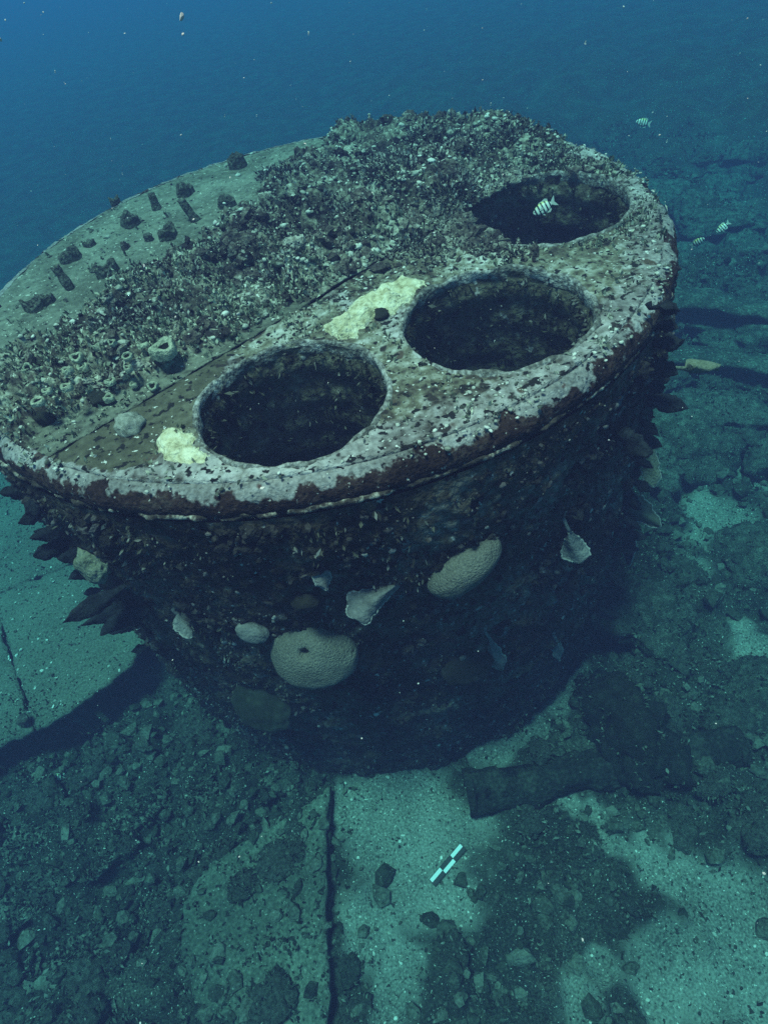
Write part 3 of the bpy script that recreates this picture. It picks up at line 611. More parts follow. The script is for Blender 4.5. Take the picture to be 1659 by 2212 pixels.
for i, (px, py, r_) in enumerate([(615, 392, .16), (700, 350, .13), (672, 500, .19), (745, 312, .12), (1085, 312, .15), (925, 312, .14), (325, 690, .15), (860, 400, .19), (965, 430, .17), (560, 455, .12), (780, 470, .15), (1000, 350, .16), (480, 540, .12), (395, 600, .10), (600, 590, .11), (1180, 340, .14), (880, 520, .13), (255, 720, .10)]):
    p = on_z(px, py, H+.04); z0 = float(top_height(p[0:1], p[1:2])[0])
    m = int(2600*r_*(r_/.15)); d = rg.normal(size=(m, 3)); d /= np.linalg.norm(d, axis=1)[:, None]; d[:, 2] = np.abs(d[:, 2]); lump = 1+.75*fbm(d+i*3.3, 1.6, 3, 365+i)
    q = d*np.array([r_*1.15, r_*1.15, r_*.36])*(lump*rg.uniform(.55, 1.0, m)**.5)[:, None]; nn = d+UP*.35; nn /= np.linalg.norm(nn, axis=1)[:, None]
    V, F = leaflets(q-np.array([0, 0, .02]), nn, 3, .016+.020*rg.random(m), .5, .55, 366+i)
    o = put('algae_bush', mesh_np('algae_bush', V, F, M['bush'], False), None, (p[0], p[1], z0)); tag(o, 'dark bushy algae clump with pale tips rising from the turf on the boiler top', 'algae', 'algae bushes on the boiler top')
# paler turf near the seam, left rim and round the furnaces
x, y, rg = disc_points(22000, R-.02, 311); fld = top_fields(x, y); s, ba, ol, sm = fld; tcoord = x*TV[0]+y*TV[1]
pale = (s < SEAM-.02)*(1-.97*ba)*(1-.8*ol)*np.clip(sstep(.1, -.8, tcoord)*.9+.45*sstep(0, .5, s)+.5*sm, 0, 1)*(.35+.8*sstep(-.2, .3, f2(x, y, 4, 3, 313)))
pale = pale+(s > SEAM+.02)*off_holes(x, y, .02)*(1-.93*ol)*(.14+.75*sstep(.35, 1.5, tcoord))*sstep(-.25, .3, f2(x, y, 3, 3, 312))
ok = (rg.random(len(x)) < pale*.75*sstep(R-.02, R-.14, np.hypot(x, y))) & ((np.abs(s-SEAM) > .05) | (tcoord > .1)); x, y = x[ok], y[ok]; s2 = s[ok]; z = top_height(x, y, tuple(q[ok] for q in fld))+.022*(s2 > SEAM)
V, F = leaflets(np.stack([x, y, z-.003], -1), np.tile(UP, (len(x), 1)), 6, np.full(len(x), .032), .5, .95, 315)
tag(put('pale_turf', mesh_np('pale_turf', V, F, M['turf_pale'], False)), 'short pale green turf on the boiler top', kind='stuff')
# nodules on the furnace plate and rim
x, y, rg = disc_points(24000, R-.005, 321); fld = top_fields(x, y); s, ba, ol, sm = fld
ok = (rg.random(len(x)) < (s > SEAM+.03)*off_holes(x, y, .012)*(1-.94*ol)*(.12+.5*sstep(-.1, .3, f2(x, y, 3, 3, 324)))+(s < SEAM-.045)*(1-.96*ba)*(1-.8*ol)*.45); x, y = x[ok], y[ok]; z = top_height(x, y, tuple(q[ok] for q in fld))+.022*(s[ok] > SEAM)
rad = (.004+.010*rg.random(len(x))**2.5)*np.where(s[ok] < SEAM, 1.0+1.3*sstep(-.1, .5, f2(x, y, 3, 3, 323)), 1)
z = z-.5*np.clip(np.hypot(x, y)-RF, 0, 1)**1.0*.7; V, F = blobs(np.stack([x, y, z+rad*.1], -1), rad, .5, np.tile(UP, (len(x), 1)), 322)
tag(put('coralline_nodules', mesh_np('coralline_nodules', V, F, M['nodule'])), 'pale crust nodules on the furnace plate', kind='stuff')
# turf and nodules on the shell (the visible half and a bit more)
def shell_points(n, seed, zlo=.02, zhi=H-.17):
    rg = np.random.default_rng(seed); w = rg.uniform(-math.pi/2-2.0, -math.pi/2+2.0, n); z = rg.uniform(zlo, zhi, n)
    P = np.stack([(R+.012)*np.cos(w), (R+.012)*np.sin(w), z], -1); d = shell_disp(P); Nn = np.stack([np.cos(w), np.sin(w), 0*w], -1); return P+Nn*d[:, None], Nn, rg
P, Nn, rg = shell_points(26000, 331); ok = rg.random(len(P)) < .12+.75*sstep(-.1, .35, fbm(P, 2.2, 4, 332)); P, Nn = P[ok], Nn[ok]
nn = Nn*.8-UP*.25; lng = (.016+.026*sstep(-.1, .5, fbm(P, 1.5, 3, 333)))
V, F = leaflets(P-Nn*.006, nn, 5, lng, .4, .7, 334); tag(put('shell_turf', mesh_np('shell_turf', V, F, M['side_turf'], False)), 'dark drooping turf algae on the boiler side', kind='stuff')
P, Nn, rg = shell_points(15000, 341); ok = rg.random(len(P)) < sstep(-.2, .5, fbm(P, 3.2, 4, 342)); P, Nn = P[ok], Nn[ok]
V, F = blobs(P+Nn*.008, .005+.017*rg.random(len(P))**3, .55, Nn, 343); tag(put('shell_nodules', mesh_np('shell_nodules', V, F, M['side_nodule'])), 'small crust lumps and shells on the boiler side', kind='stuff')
P, Nn, rg = shell_points(26000, 344); ok = rg.random(len(P)) < .10+.8*sstep(-.05, .3, fbm(P, 3.4, 4, 345)); P, Nn = P[ok], Nn[ok]; r_ = (.008+.024*sstep(-.1, .5, fbm(P, 5, 3, 346)))*rg.uniform(.5, 1.3, len(P))
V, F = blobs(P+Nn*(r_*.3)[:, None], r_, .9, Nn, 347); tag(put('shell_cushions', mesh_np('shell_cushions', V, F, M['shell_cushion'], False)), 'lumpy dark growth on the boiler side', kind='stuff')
# tufts inside the furnace mouths
allP = []; allN = []
for cx, cy_, rh in HC:
    w = RNG.uniform(0, math.tau, 420); z = H-RNG.random(420)**1.6*1.1-.02; Nn = np.stack([-np.cos(w), -np.sin(w), 0*w], -1)
    allP.append(np.stack([cx+rh*np.cos(w), cy_+rh*np.sin(w), z], -1)+Nn*.02); allN.append(Nn)
V, F = leaflets(np.vstack(allP), np.vstack(allN), 5, np.full(1260, .035), .4, .7, 351); tag(put('furnace_turf', mesh_np('furnace_turf', V, F, M['side_turf'], False)), 'dark tufts on the furnace walls', kind='stuff')

# seabed rubble
rg = np.random.default_rng(361); n = 78000
x = rg.uniform(-4.8, 6.2, n); y = rg.uniform(-4.6, 6.5, n); sd_ = sandness(x, y); shm = inpoly(x, y, SHELF); inF = inpoly(x, y, FRONT)
ok = (np.hypot(x, y) > R+.02) & (rg.random(n) < (1-.965*sd_)*np.where(inF, .28, .62)*(.3+.9*sstep(-.3, .3, f2(x, y, 1.8, 3, 362)))) & ~shm
x, y, inF = x[ok], y[ok], inF[ok]; z = np.where(inF, front_top(x, y), ground(x, y)); rad = .009+.055*rg.random(len(x))**4.0
V, F = blobs(np.stack([x, y, z+rad*.25], -1), rad, .75, np.tile(UP, (len(x), 1)), 363)
tag(put('coral_rubble', mesh_np('coral_rubble', V, F, M['rubble'], False)), 'small broken coral rubble scattered over the seabed', kind='stuff')
n = 60000; x = rg.uniform(-4.8, 7.5, n); y = rg.uniform(-4.6, 8.5, n); shm = inpoly(x, y, SHELF); inF = inpoly(x, y, FRONT)
ok = (np.hypot(x, y) > R+.02) & (rg.random(n) < (1-.90*sandness(x, y))*np.where(inF, .3, .6)*sstep(-.35, .3, f2(x, y, 1.4, 4, 372))) & ~shm; x, y, inF = x[ok], y[ok], inF[ok]
z = np.where(inF, front_top(x, y), ground(x, y))
V, F = leaflets(np.stack([x, y, z], -1), np.tile(UP, (len(x), 1)), 5, .03+.03*rg.random(len(x)), .45, .8, 373)
tag(put('seabed_algae', mesh_np('seabed_algae', V, F, M['ground_turf'], False)), 'short algae tufts over the rubble', kind='stuff')
n = 16000; x = rg.uniform(-6.5, -2.2, n); y = rg.uniform(-1.6, 4.5, n); ok = inpoly(x, y, SHELF) & (np.hypot(x, y) > R+.05) & (rg.random(n) < .05+.8*sstep(.0, .4, f2(x, y, 1.7, 4, 376))); x, y = x[ok], y[ok]
V, F = leaflets(np.stack([x, y, shelf_top(x, y)], -1), np.tile(UP, (len(x), 1)), 4, .012+.022*rg.random(len(x)), .6, 1.0, 377)
tag(put('plate_weed', mesh_np('plate_weed', V, F, M['ground_turf'], False)), 'thin weed on the hull plates', kind='stuff')
# grit on the shelf and the sand
n = 9000; x = rg.uniform(-4.8, 2.4, n); y = rg.uniform(-4.4, 3.5, n); shm = inpoly(x, y, SHELF) ; sd_ = sandness(x, y)
ok = (np.hypot(x, y) > R+.03) & (shm | (sd_ > .6)); x, y, shm = x[ok], y[ok], shm[ok]; z = np.where(shm, shelf_top(x, y), np.where(inpoly(x, y, FRONT), front_top(x, y), ground(x, y)))
rad = .004+.011*rg.random(len(x))**3; V, F = blobs(np.stack([x, y, z+rad*.3], -1), rad, .8, np.tile(UP, (len(x), 1)), 383)
tag(put('shell_grit', mesh_np('shell_grit', V, F, M['nodule'], False)), 'pale shell grit lying on the sand', kind='stuff')

# ------------------------------------------------------------------ rocks and coral heads
def rock_mesh(name, seed, mat, sub=4, rough=.32, flat=.7):
    bm = bmesh.new(); bmesh.ops.create_icosphere(bm, subdivisions=sub, radius=1); V = np.array([v.co[:] for v in bm.verts])
    d = 1+rough*fbm(V+seed*3.1, 1.3, 4, seed)*1.5+.34*rough*(1-2*np.abs(fbm(V+seed, 3.2, 4, seed+1)))+.10*fbm(V+seed, 11, 3, seed+2); V = V*d[:, None]; V[:, 2] *= flat
    for v, c in zip(bm.verts, V): v.co = c
    me = bpy.data.meshes.new(name); bm.to_mesh(me); bm.free(); me.materials.append(mat); me.polygons.foreach_set('use_smooth', np.full(len(me.polygons), True)); return me
rocks = [rock_mesh('rubble_rock', 400+i, M['rubble_stone'], 4, .55, .7) for i in range(6)]
ROCKS = []
rg = np.random.default_rng(411); k = 0; tries = 0; placed = []
while k < 90 and tries < 4000:
    tries += 1
    px, py = rg.uniform(-30, 1690), rg.uniform(900, 2240); p = on_z(px, py, 0)
    if np.hypot(p[0], p[1]) < R+.18 or inpoly(p[0], p[1], SHELF) or sandness(p[0:1], p[1:2])[0] > .35: continue
    if inpoly(p[0], p[1], FRONT) and rg.random() < .7: continue
    sz = rg.uniform(.04, .105)*(1.25 if p[0] > 1 or p[0] < -1.2 else .8)
    if any(np.hypot(p[0]-a, p[1]-b) < (sz+c)*.75 for a, b, c in placed): continue
    placed.append((p[0], p[1], sz)); zg = float(front_top(p[0:1], p[1:2])[0]) if inpoly(p[0], p[1], FRONT) else float(ground(p[0], p[1]))
    o = put('rubble_rock', rocks[k % 6], None, (p[0], p[1], zg+sz*.05)); ROCKS.append(o); o.scale = (sz*rg.uniform(.8, 1.3), sz*rg.uniform(.8, 1.3), sz*rg.uniform(.7, 1.0)); o.rotation_euler = (0, 0, rg.uniform(0, 6.28))
    tag(o, 'rough dark algae covered stone lying in the seabed rubble', 'rock', 'stones in the seabed rubble'); k += 1
for i, (x, y, r_, fl_, lab) in enumerate([(1475, 1245, .17, .85, 'round dark coral boulder sitting alone on pale sand beside the boiler'),
        (1640, 1215, .36, .6, 'broad low dark coral boulder on the rubble beside the round one'), (1640, 1500, .26, .6, 'lumpy dark boulder with pale edges near the end of the fallen pipe'),
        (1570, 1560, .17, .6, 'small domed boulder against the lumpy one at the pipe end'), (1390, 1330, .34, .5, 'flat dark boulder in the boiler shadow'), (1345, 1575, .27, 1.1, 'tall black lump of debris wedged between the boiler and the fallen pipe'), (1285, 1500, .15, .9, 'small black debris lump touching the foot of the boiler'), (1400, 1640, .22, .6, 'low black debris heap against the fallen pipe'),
        (1330, 1990, .075, .5, 'smooth round stone half sunk at the edge of the sand patch'), (1395, 1965, .035, .6, 'tiny round pebble beside the smooth half sunk stone'), (742, 2090, .10, .4, 'dark weedy lump beside the straight edge of the steel plate'), (1480, 960, .5, .55, 'large dark reef boulder below the nearer girder'), (1560, 905, .4, .5, 'sloping reef boulder against the nearer girder')]):
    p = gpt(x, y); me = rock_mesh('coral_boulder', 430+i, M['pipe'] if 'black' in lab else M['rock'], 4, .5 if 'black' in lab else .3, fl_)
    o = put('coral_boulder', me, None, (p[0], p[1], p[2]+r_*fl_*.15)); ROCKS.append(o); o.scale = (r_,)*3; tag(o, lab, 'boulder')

rg = np.random.default_rng(451); k = 0
while k < 60:
    px, py = rg.uniform(1380, 1720), rg.uniform(330, 1000); p = gpt(px, py); sz = rg.uniform(.10, .34)
    if np.hypot(p[0], p[1]) < R+.5: continue
    o = put('reef_boulder', rocks[k % 6], None, (p[0], p[1], p[2]+sz*.02)); o.scale = (sz*rg.uniform(.8, 1.4), sz*rg.uniform(.8, 1.4), sz*rg.uniform(.6, 1.0)); o.rotation_euler = (0, 0, rg.uniform(0, 6.28)); ROCKS.append(o)
    tag(o, 'dim weedy reef boulder on the rubble slope beyond the boiler', 'boulder', 'boulders on the rubble slope beyond the boiler'); k += 1
# torn plate fragments half buried in the rubble left of the flat plate
for i, (x, y, L_, W_, az, tl) in enumerate([(90, 1800, .55, .26, .5, .32), (230, 1850, .42, .2, .75, -.30), (70, 1945, .50, .24, .55, .35), (300, 1760, .46, .18, .62, .28), (330, 1960, .34, .2, .9, -.35), (180, 2060, .40, .22, .4, .3), (430, 1720, .32, .16, .5, .3), (20, 2110, .4, .25, .8, -.25)]):
    p = gpt(x, y); rg = np.random.default_rng(460+i); n = 16
    loop = [(L_/2*math.copysign(abs(math.cos(w))**.5, math.cos(w))*rg.uniform(.75, 1.08), W_/2*math.copysign(abs(math.sin(w))**.5, math.sin(w))*rg.uniform(.75, 1.1)) for w in np.linspace(0, math.tau, n, endpoint=False)]
    V, F = slab(subdiv_loop(loop, .03), .03, lambda a, b, i=i: .03*f2(a, b, 6, 4, 470+i)+.3*a*a, .03)
    o = put('plate_fragment', mesh_py('plate_fragment', V, F, M['rubble_stone']), None, p+np.array([0, 0, .02])); o.rotation_euler = (tl*1.4, .12, az); ROCKS.append(o)
    tag(o, 'torn dark steel plate fragment leaning half buried in rubble below the hull plates', 'plate fragment', 'plate fragments in the rubble')
# weed and crumbs on the stones
rg = np.random.default_rng(441); aP = []; aN = []
for o in ROCKS:
    me = o.data; nv_ = len(me.vertices); co = np.zeros(nv_*3, np.float32); me.vertices.foreach_get('co', co); no = np.zeros(nv_*3, np.float32); me.vertices.foreach_get('normal', no)
    co = co.reshape(-1, 3); no = no.reshape(-1, 3); sc = np.array(o.scale); m = int(min(420, 60+2600*sc[0]*sc[0])); idx = rg.integers(0, nv_, m); rot = np.array(o.rotation_euler.to_matrix())
    idx = idx[no[idx, 2] > -.1]; aP.append((co[idx]*sc)@rot.T+np.array(o.location)); q = (no[idx]/sc)@rot.T; aN.append(q/np.linalg.norm(q, axis=1)[:, None])
aP = np.vstack(aP); aN = np.vstack(aN)
V, F = leaflets(aP, aN, 4, .018+.022*rg.random(len(aP)), .5, .8, 442); tag(put('stone_weed', mesh_np('stone_weed', V, F, M['ground_turf'], False)), 'short weed growing on the stones', kind='stuff')
# ------------------------------------------------------------------ corals and sponges on the boiler
def crust(name, poly_px, thick, mat, label, cat, z0=H+.03):
    poly = topxy(poly_px); L = rag(poly, .045, 501); L = subdiv_loop(L, .02); c = np.array(L).mean(0)
    xy, tri, bd = fill(L, .017); a = xy[tri]; cr = np.cross(a[:, 1]-a[:, 0], a[:, 2]-a[:, 0]); tri[cr < 0] = tri[cr < 0][:, ::-1]
    B = np.array(L); d = np.sqrt(((xy[:, None]-B[None])**2).sum(-1)).min(1)
    z = z0-.02+thick*np.sqrt(sstep(0, .07, d))*(.45+.9*np.clip(1-2*np.abs(f2(xy[:, 0], xy[:, 1], 7, 2, 503)), 0, 1)+.3*f2(xy[:, 0], xy[:, 1], 20, 2, 505))+.014*f2(xy[:, 0], xy[:, 1], 34, 2, 504)
    z = np.where(bd, z0-.03, z); V = np.column_stack([xy-c, z-z0])
    return tag(put(name, mesh_np(name, V, tri, mat), None, (*c, z0)), label, cat)
crust('encrusting_sponge', [(700, 716), (745, 690), (768, 655), (800, 645), (828, 622), (872, 610), (920, 612), (935, 622), (905, 645), (872, 668), (850, 695), (805, 708), (772, 742), (728, 742)], .055, M['yellow'], 'bright yellow encrusting sponge between two furnace openings', 'sponge')
crust('encrusting_sponge', [(338, 968), (366, 926), (412, 930), (428, 962), (446, 985), (474, 1006), (468, 1036), (412, 1030), (368, 1008), (344, 990)], .04, M['yellow'], 'small yellow encrusting sponge on the smooth plate next to a furnace opening', 'sponge')
def torus_cup(name, p, r_, h_, label, group=None, tilt=0):
    n = 24; rg = np.random.default_rng(int(abs(p[0]*977+p[1]*331)*10)); root = empty(name, p, label, 'cup sponge' if group is None else 'cup coral', group)
    prof = [(1.0, -.2), (1.02, .3), (1.0, .8), (.86, 1.0), (.66, .92), (.55, .6)]; V = []; ph = rg.uniform(0, 6, 3)
    for q, v in prof:
        for k in range(n):
            w = math.tau*k/n; e = 1+.10*math.sin(3*w+ph[0])+.06*math.sin(7*w+ph[1]); V.append((r_*q*e*math.cos(w), r_*q*e*math.sin(w), h_*v*(1+.15*math.sin(2*w+ph[2]))))
    F = [(i*n+k, i*n+(k+1) % n, (i+1)*n+(k+1) % n, (i+1)*n+k) for i in range(len(prof)-1) for k in range(n)]
    put('wall', mesh_py('wall', V, F, M['cup']), root)
    V = [(r_*.60*math.cos(math.tau*k/n), r_*.60*math.sin(math.tau*k/n), h_*.62) for k in range(n)]+[(r_*.25*math.cos(math.tau*k/n), r_*.25*math.sin(math.tau*k/n), -h_*.05) for k in range(n)]
    F = [(k, (k+1) % n, n+(k+1) % n, n+k) for k in range(n)]+[tuple(range(n, 2*n))]
    put('throat', recalc(mesh_py('throat', V, F, M['cup_in'])), root); root.rotation_euler = (tilt, 0, 0); return root
def toppt(x, y): 
    p = on_z(x, y, H+.03); z = float(top_height(p[0:1], p[1:2])[0])+(.022 if p[:2]@NV > SEAM else 0); p = on_z(x, y, z); return p
torus_cup('cup_sponge', toppt(362, 772)+np.array([0, 0, .025]), .062, .05, 'pale ring shaped cup sponge on the turf beside the plate seam')
rg = np.random.default_rng(521); done = []
for i in range(60):
    x, y = rg.uniform(60, 340), rg.uniform(745, 880)
    if x*.5+y < 830 or y > 905-.32*x+60 or any(math.hypot(x-a, y-b) < 26 for a, b in done) or len(done) >= 26: continue
    done.append((x, y)); torus_cup('cup_coral', toppt(x, y)+np.array([0, 0, .020]), rg.uniform(.018, .032), rg.uniform(.018, .026), 'small pale open cup in the cluster beside the plate seam', 'cup corals beside the plate seam', rg.uniform(-.4, .4))
for (x, y, r_, lab) in [(285, 925, .06, 'lumpy pale growth alone on the smooth plate near the small yellow sponge'), (100, 905, .06, 'small dark lump at the end of the cup coral cluster'), (215, 868, .05, 'dark knob beside the plate seam on the boiler top'), (825, 684, .035, 'dark round knob in the yellow sponge')]:
    p = toppt(x, y); me = rock_mesh('coral_lump', int(x), M['nodule'] if x == 285 else M['stub'], 3, .4, .8); o = put('coral_lump', me, None, p+np.array([0, 0, r_*.35])); o.scale = (r_,)*3; tag(o, lab, 'coral')

def dome(name, px, py, tip, rx, ry, rz, ang, mat, label, hole=None, seed=0, sink=.25, bumpy=.06, notch=None):
    """coral head on the shell: local z is the shell normal, local x along 'ang' in the tangent plane"""
    p = on_shell(px, py, R+.05); w = math.atan2(p[1], p[0]); n = np.array([math.cos(w), math.sin(w), 0]); t = np.array([-math.sin(w), math.cos(w), 0]); n_ = n*math.cos(tip)+UP*math.sin(tip); n_ /= np.linalg.norm(n_)
    v = np.cross(n_, t); ex = t*math.cos(ang)+v*math.sin(ang); ey = np.cross(n_, ex)
    bm = bmesh.new(); bmesh.ops.create_icosphere(bm, subdivisions=5, radius=1); V = np.array([q.co[:] for q in bm.verts])
    d = 1+bumpy*fbm(V+seed, 1.6, 3, 600+seed)*1.6+.006*fbm(V+seed, 22, 2, 601+seed)
    V = V*d[:, None]
    if notch: 
        dd = np.exp(-((V[:, 0]-notch[0])**2+(V[:, 1]-notch[1])**2)/notch[2]**2); V[:, :2] *= (1-.35*dd)[:, None]
    V = V*np.array([rx, ry, rz])
    if hole:
        rr_ = np.hypot(V[:, 0]-hole[0], V[:, 1]-hole[1]); V[:, 2] -= np.where(V[:, 2] > 0, hole[3]*np.exp(-(rr_/hole[2])**4), 0)
    for q, c in zip(bm.verts, V): q.co = c
    me = bpy.data.meshes.new(name); bm.to_mesh(me); bm.free(); me.materials.append(mat); me.polygons.foreach_set('use_smooth', np.full(len(me.polygons), True))
    o = put(name, me); Mx = np.eye(4); Mx[:3, 0] = ex; Mx[:3, 1] = ey; Mx[:3, 2] = n_; Mx[:3, 3] = p-n_*rz*sink*0; o.matrix_world = Matrix(Mx.tolist())
    return tag(o, label, 'coral')
dome('stony_coral', 1003, 1222, .60, .200, .105, .135, .36, M['coral'], 'smooth oval beige coral on the boiler side', seed=11, bumpy=.045)
dome('stony_coral', 680, 1408, .68, .230, .185, .165, -.10, M['coral'], 'domed green coral with one dark hole in it, low on the boiler side', hole=(-.02, .05, .022, .07), seed=12, bumpy=.06)
dome('stony_coral', 570, 1520, .45, .20, .22, .10, .3, M['ground_turf'], 'dull weedy coral mound below the coral with a hole', seed=3, bumpy=.12)
dome('stony_coral', 545, 1366, .2, .085, .055, .05, -.3, M['leaf'], 'small smooth grey lump beside the coral with a hole', seed=4, bumpy=.1)
dome('stony_coral', 660, 1300, .3, .07, .05, .04, 0, M['side_turf'], 'little dark coral button above the coral with a hole', seed=5, bumpy=.1)
dome('stony_coral', 200, 1218, .35, .115, .105, .06, .5, M['leaf_tan'], 'tan heart shaped coral on the boiler flank above the hull plates', seed=6, bumpy=.22)
dome('stony_coral', 1010, 1440, .4, .16, .13, .06, .2, M['side_turf'], 'faint dark coral disc under the oval coral', seed=7, bumpy=.12)

def leaf(name, base_px, tip_px, wid, out, mat, label, stalk=.0, margin=True, seed=0, wave=.15, shape=0, base_R=R+.02, cat='fan coral', tip_dt=0.0):
    """leaf shaped plate coral rooted on the shell; tip reaches 'out' metres off the shell"""
    b = on_shell(*base_px, base_R); tb = np.linalg.norm(b-CAM)
    tt_ = np.linalg.norm(on_shell(*tip_px, R+.02+out)-CAM) if tip_dt == 0 else tb+tip_dt
    tip = at_dist(*tip_px, tt_); ax = tip-b; L = np.linalg.norm(ax); ax /= L; view = (CAM-b)/np.linalg.norm(CAM-b)
    rg = np.random.default_rng(seed+700); nrm = view+.35*rg.normal(size=3); nrm -= ax*(nrm@ax); nrm /= np.linalg.norm(nrm); sd_ = np.cross(ax, nrm)
    root = empty(name, b, label, cat); nu, nv = 26, 15; V = np.zeros((2, nu, nv, 3)); ph = rg.uniform(0, 6, 4)
    s0 = stalk
    u = np.linspace(0, 1, nu); ws = []
    for i, t in enumerate(u):
        q = t
        if shape == 0: w_ = math.sin(math.pi*min(1, .06+.90*q)**.9)**.65          # oval
        elif shape == 1: w_ = (.20+.80*sm0(q))*(1-max(0, q-.8)/.2*.55*max(0, q-.8)/.2)       # fan, wide at the tip
        else: w_ = math.sin(math.pi*(.04+.92*q**1.1))**1.0                                   # lance
        w_ *= 1+.10*math.sin(9*q+ph[0])+.05*math.sin(23*q+ph[1]); ws.append(w_)
        for j, v in enumerate(np.linspace(-1, 1, nv)):
            edge = 1+.07*math.sin(17*q+ph[2]+3*v)+.06*math.sin(41*q+ph[3]); tl = s0+(1-s0)*(q*(1-.10*v*v*(1 if shape == 1 else .3)))
            c = b+ax*L*tl+sd_*wid*.5*w_*v*edge; bend = wave*wid*(math.sin(4*q+ph[3])*.5+.5*math.sin(3*v+5*q+ph[0])-.8*v*v)
            th = (.011 if margin else .022)*(1-.55*v*v)*(.4+.6*math.sin(math.pi*min(1, .15+.75*q)))
            V[0, i, j] = c+nrm*(bend+th); V[1, i, j] = c+nrm*(bend-th)
    Vf = V.reshape(-1, 3); F = []; k = nu*nv; idx = lambda i, j: i*nv+j
    for i in range(nu-1):
        for j in range(nv-1):
            F.append((idx(i, j), idx(i, j+1), idx(i+1, j+1), idx(i+1, j))); F.append((k+idx(i, j), k+idx(i+1, j), k+idx(i+1, j+1), k+idx(i, j+1)))
    rim = [(i, 0) for i in range(nu)]+[(nu-1, j) for j in range(1, nv)]+[(i, nv-1) for i in range(nu-2, -1, -1)]+[(0, j) for j in range(nv-2, 0, -1)]
    for a, c in zip(rim, rim[1:]+rim[:1]): F.append((idx(*a), idx(*c), k+idx(*c), k+idx(*a)))
    put('blade', recalc(mesh_py('blade', Vf-b, F, mat)), root)
    if margin:
        mid = V.mean(0); pth = [mid[i, 0] for i in range(nu//4, nu)]+[mid[nu-1, j] for j in range(1, nv)]+[mid[i, nv-1] for i in range(nu-2, nu//4, -1)]
        Vm, Fm = tube(pth, [.0055+.002*math.sin(3*i) for i in range(len(pth))], 6); put('margin', mesh_py('margin', Vm-b, Fm, M['margin']), root)
    P0 = b-ax*.05; P1 = V.mean(0)[1, nv//2]
    bow = np.cross(ax, view)*.02
    Vm, Fm = tube([P0, P0+(P1-P0)*.35+bow, P0+(P1-P0)*.7+bow*.6, P1], [.016, .011, .010, .012], 7); put('stalk', mesh_py('stalk', Vm-b, Fm, mat), root)
    return root
def sm0(q): q = min(1, max(0, q)); return q*q*(3-2*q)
leaf('plate_coral', (862, 1262), (752, 1328), .165, .10, M['leaf'], 'grey leaf shaped plate coral with a pale lobed edge between the two round corals', seed=1, shape=1)
leaf('plate_coral', (1225, 1120), (1246, 1218), .165, .12, M['leaf'], 'pale grey fan coral hanging from a thin stalk on the boiler side', stalk=.28, seed=2, shape=1)
leaf('plate_coral', (688, 1222), (705, 1272), .075, .05, M['leaf'], 'small curled grey plate coral high on the boiler side', seed=3, shape=0)
leaf('plate_coral', (1052, 1362), (1082, 1450), .11, .09, M['leaf'], 'ragged bluish fan coral under the oval coral', stalk=.15, seed=4, shape=1)
leaf('plate_coral', (1198, 1375), (1210, 1428), .075, .06, M['leaf'], 'little bluish leaf coral near the foot of the boiler', seed=5, shape=2)
leaf('plate_coral', (1356, 1120), (1358, 1222), .10, .05, M['leaf_dark'], 'dark narrow leaf coral with a pale outline beside the stalked fan', seed=6, shape=0, tip_dt=.05)
leaf('plate_coral', (1392, 960), (1412, 1052), .125, .08, M['leaf_tan'], 'tan tongue shaped leaf coral with a bright lower edge on the boiler flank', seed=7, shape=0, tip_dt=.05)
leaf('plate_coral', (1425, 778), (1552, 800), .135, .2, M['leaf_tan'], 'pale tan leaf coral on a long stem reaching towards the girders', stalk=.45, seed=8, shape=0, margin=False, tip_dt=.1)
leaf('plate_coral', (1395, 855), (1487, 882), .09, .2, M['leaf_dark'], 'dark pointed leaf coral sticking out below the long stemmed one', seed=9, shape=2, margin=False, tip_dt=.05)
leaf('plate_coral', (1335, 935), (1400, 985), .12, .2, M['leaf_dark'], 'broad black leaf coral above the tongue shaped one', seed=10, shape=0, margin=False, tip_dt=.0)
leaf('plate_coral', (1350, 1075), (1424, 1138), .14, .1, M['ground_turf'], 'green leaf coral with a fine edge below the tongue shaped one', seed=11, shape=0, tip_dt=.1)
leaf('plate_coral', (140, 1148), (66, 1162), .075, .1, M['leaf_dark'], 'short narrow dark blade above the tan heart shaped coral', seed=12, shape=0, margin=False, tip_dt=.05)
leaf('plate_coral', (158, 1172), (74, 1202), .10, .1, M['leaf_dark'], 'broad dark blade just above the tan heart shaped coral', seed=13, shape=0, margin=False, tip_dt=.05)
leaf('plate_coral', (185, 1188), (128, 1208), .09, .1, M['leaf_dark'], 'stubby dark blade touching the tan heart shaped coral', seed=14, shape=0, margin=False, tip_dt=.05)
leaf('plate_coral', (282, 1262), (138, 1345), .10, .15, M['leaf_dark'], 'longest dark blade, reaching out over the hull plates', seed=15, shape=2, margin=False, tip_dt=.1)
leaf('plate_coral', (290, 1300), (175, 1352), .085, .15, M['leaf_dark'], 'dark blade with a pale upper edge just under the longest one', seed=16, shape=2, margin=False, tip_dt=.2)
leaf('plate_coral', (322, 1310), (218, 1370), .12, .12, M['leaf_dark'], 'wide dark fan low on the boiler flank beside the longest blade', seed=17, shape=0, margin=False, tip_dt=.2)
leaf('plate_coral', (388, 1325), (412, 1378), .09, .08, M['leaf'], 'small grey green leaf coral between the dark blades and the grey lump', seed=18, shape=0)
leaf('plate_coral', (205, 1225), (165, 1250), .08, .1, M['leaf_dark'], 'short dark blade under the tan heart shaped coral', seed=19, shape=0, margin=False, tip_dt=.05)
leaf('plate_coral', (90, 1085), (62, 1110), .09, .1, M['leaf_dark'], 'topmost dark blade on the boiler flank above the hull plates', seed=20, shape=0, margin=False, tip_dt=.05)

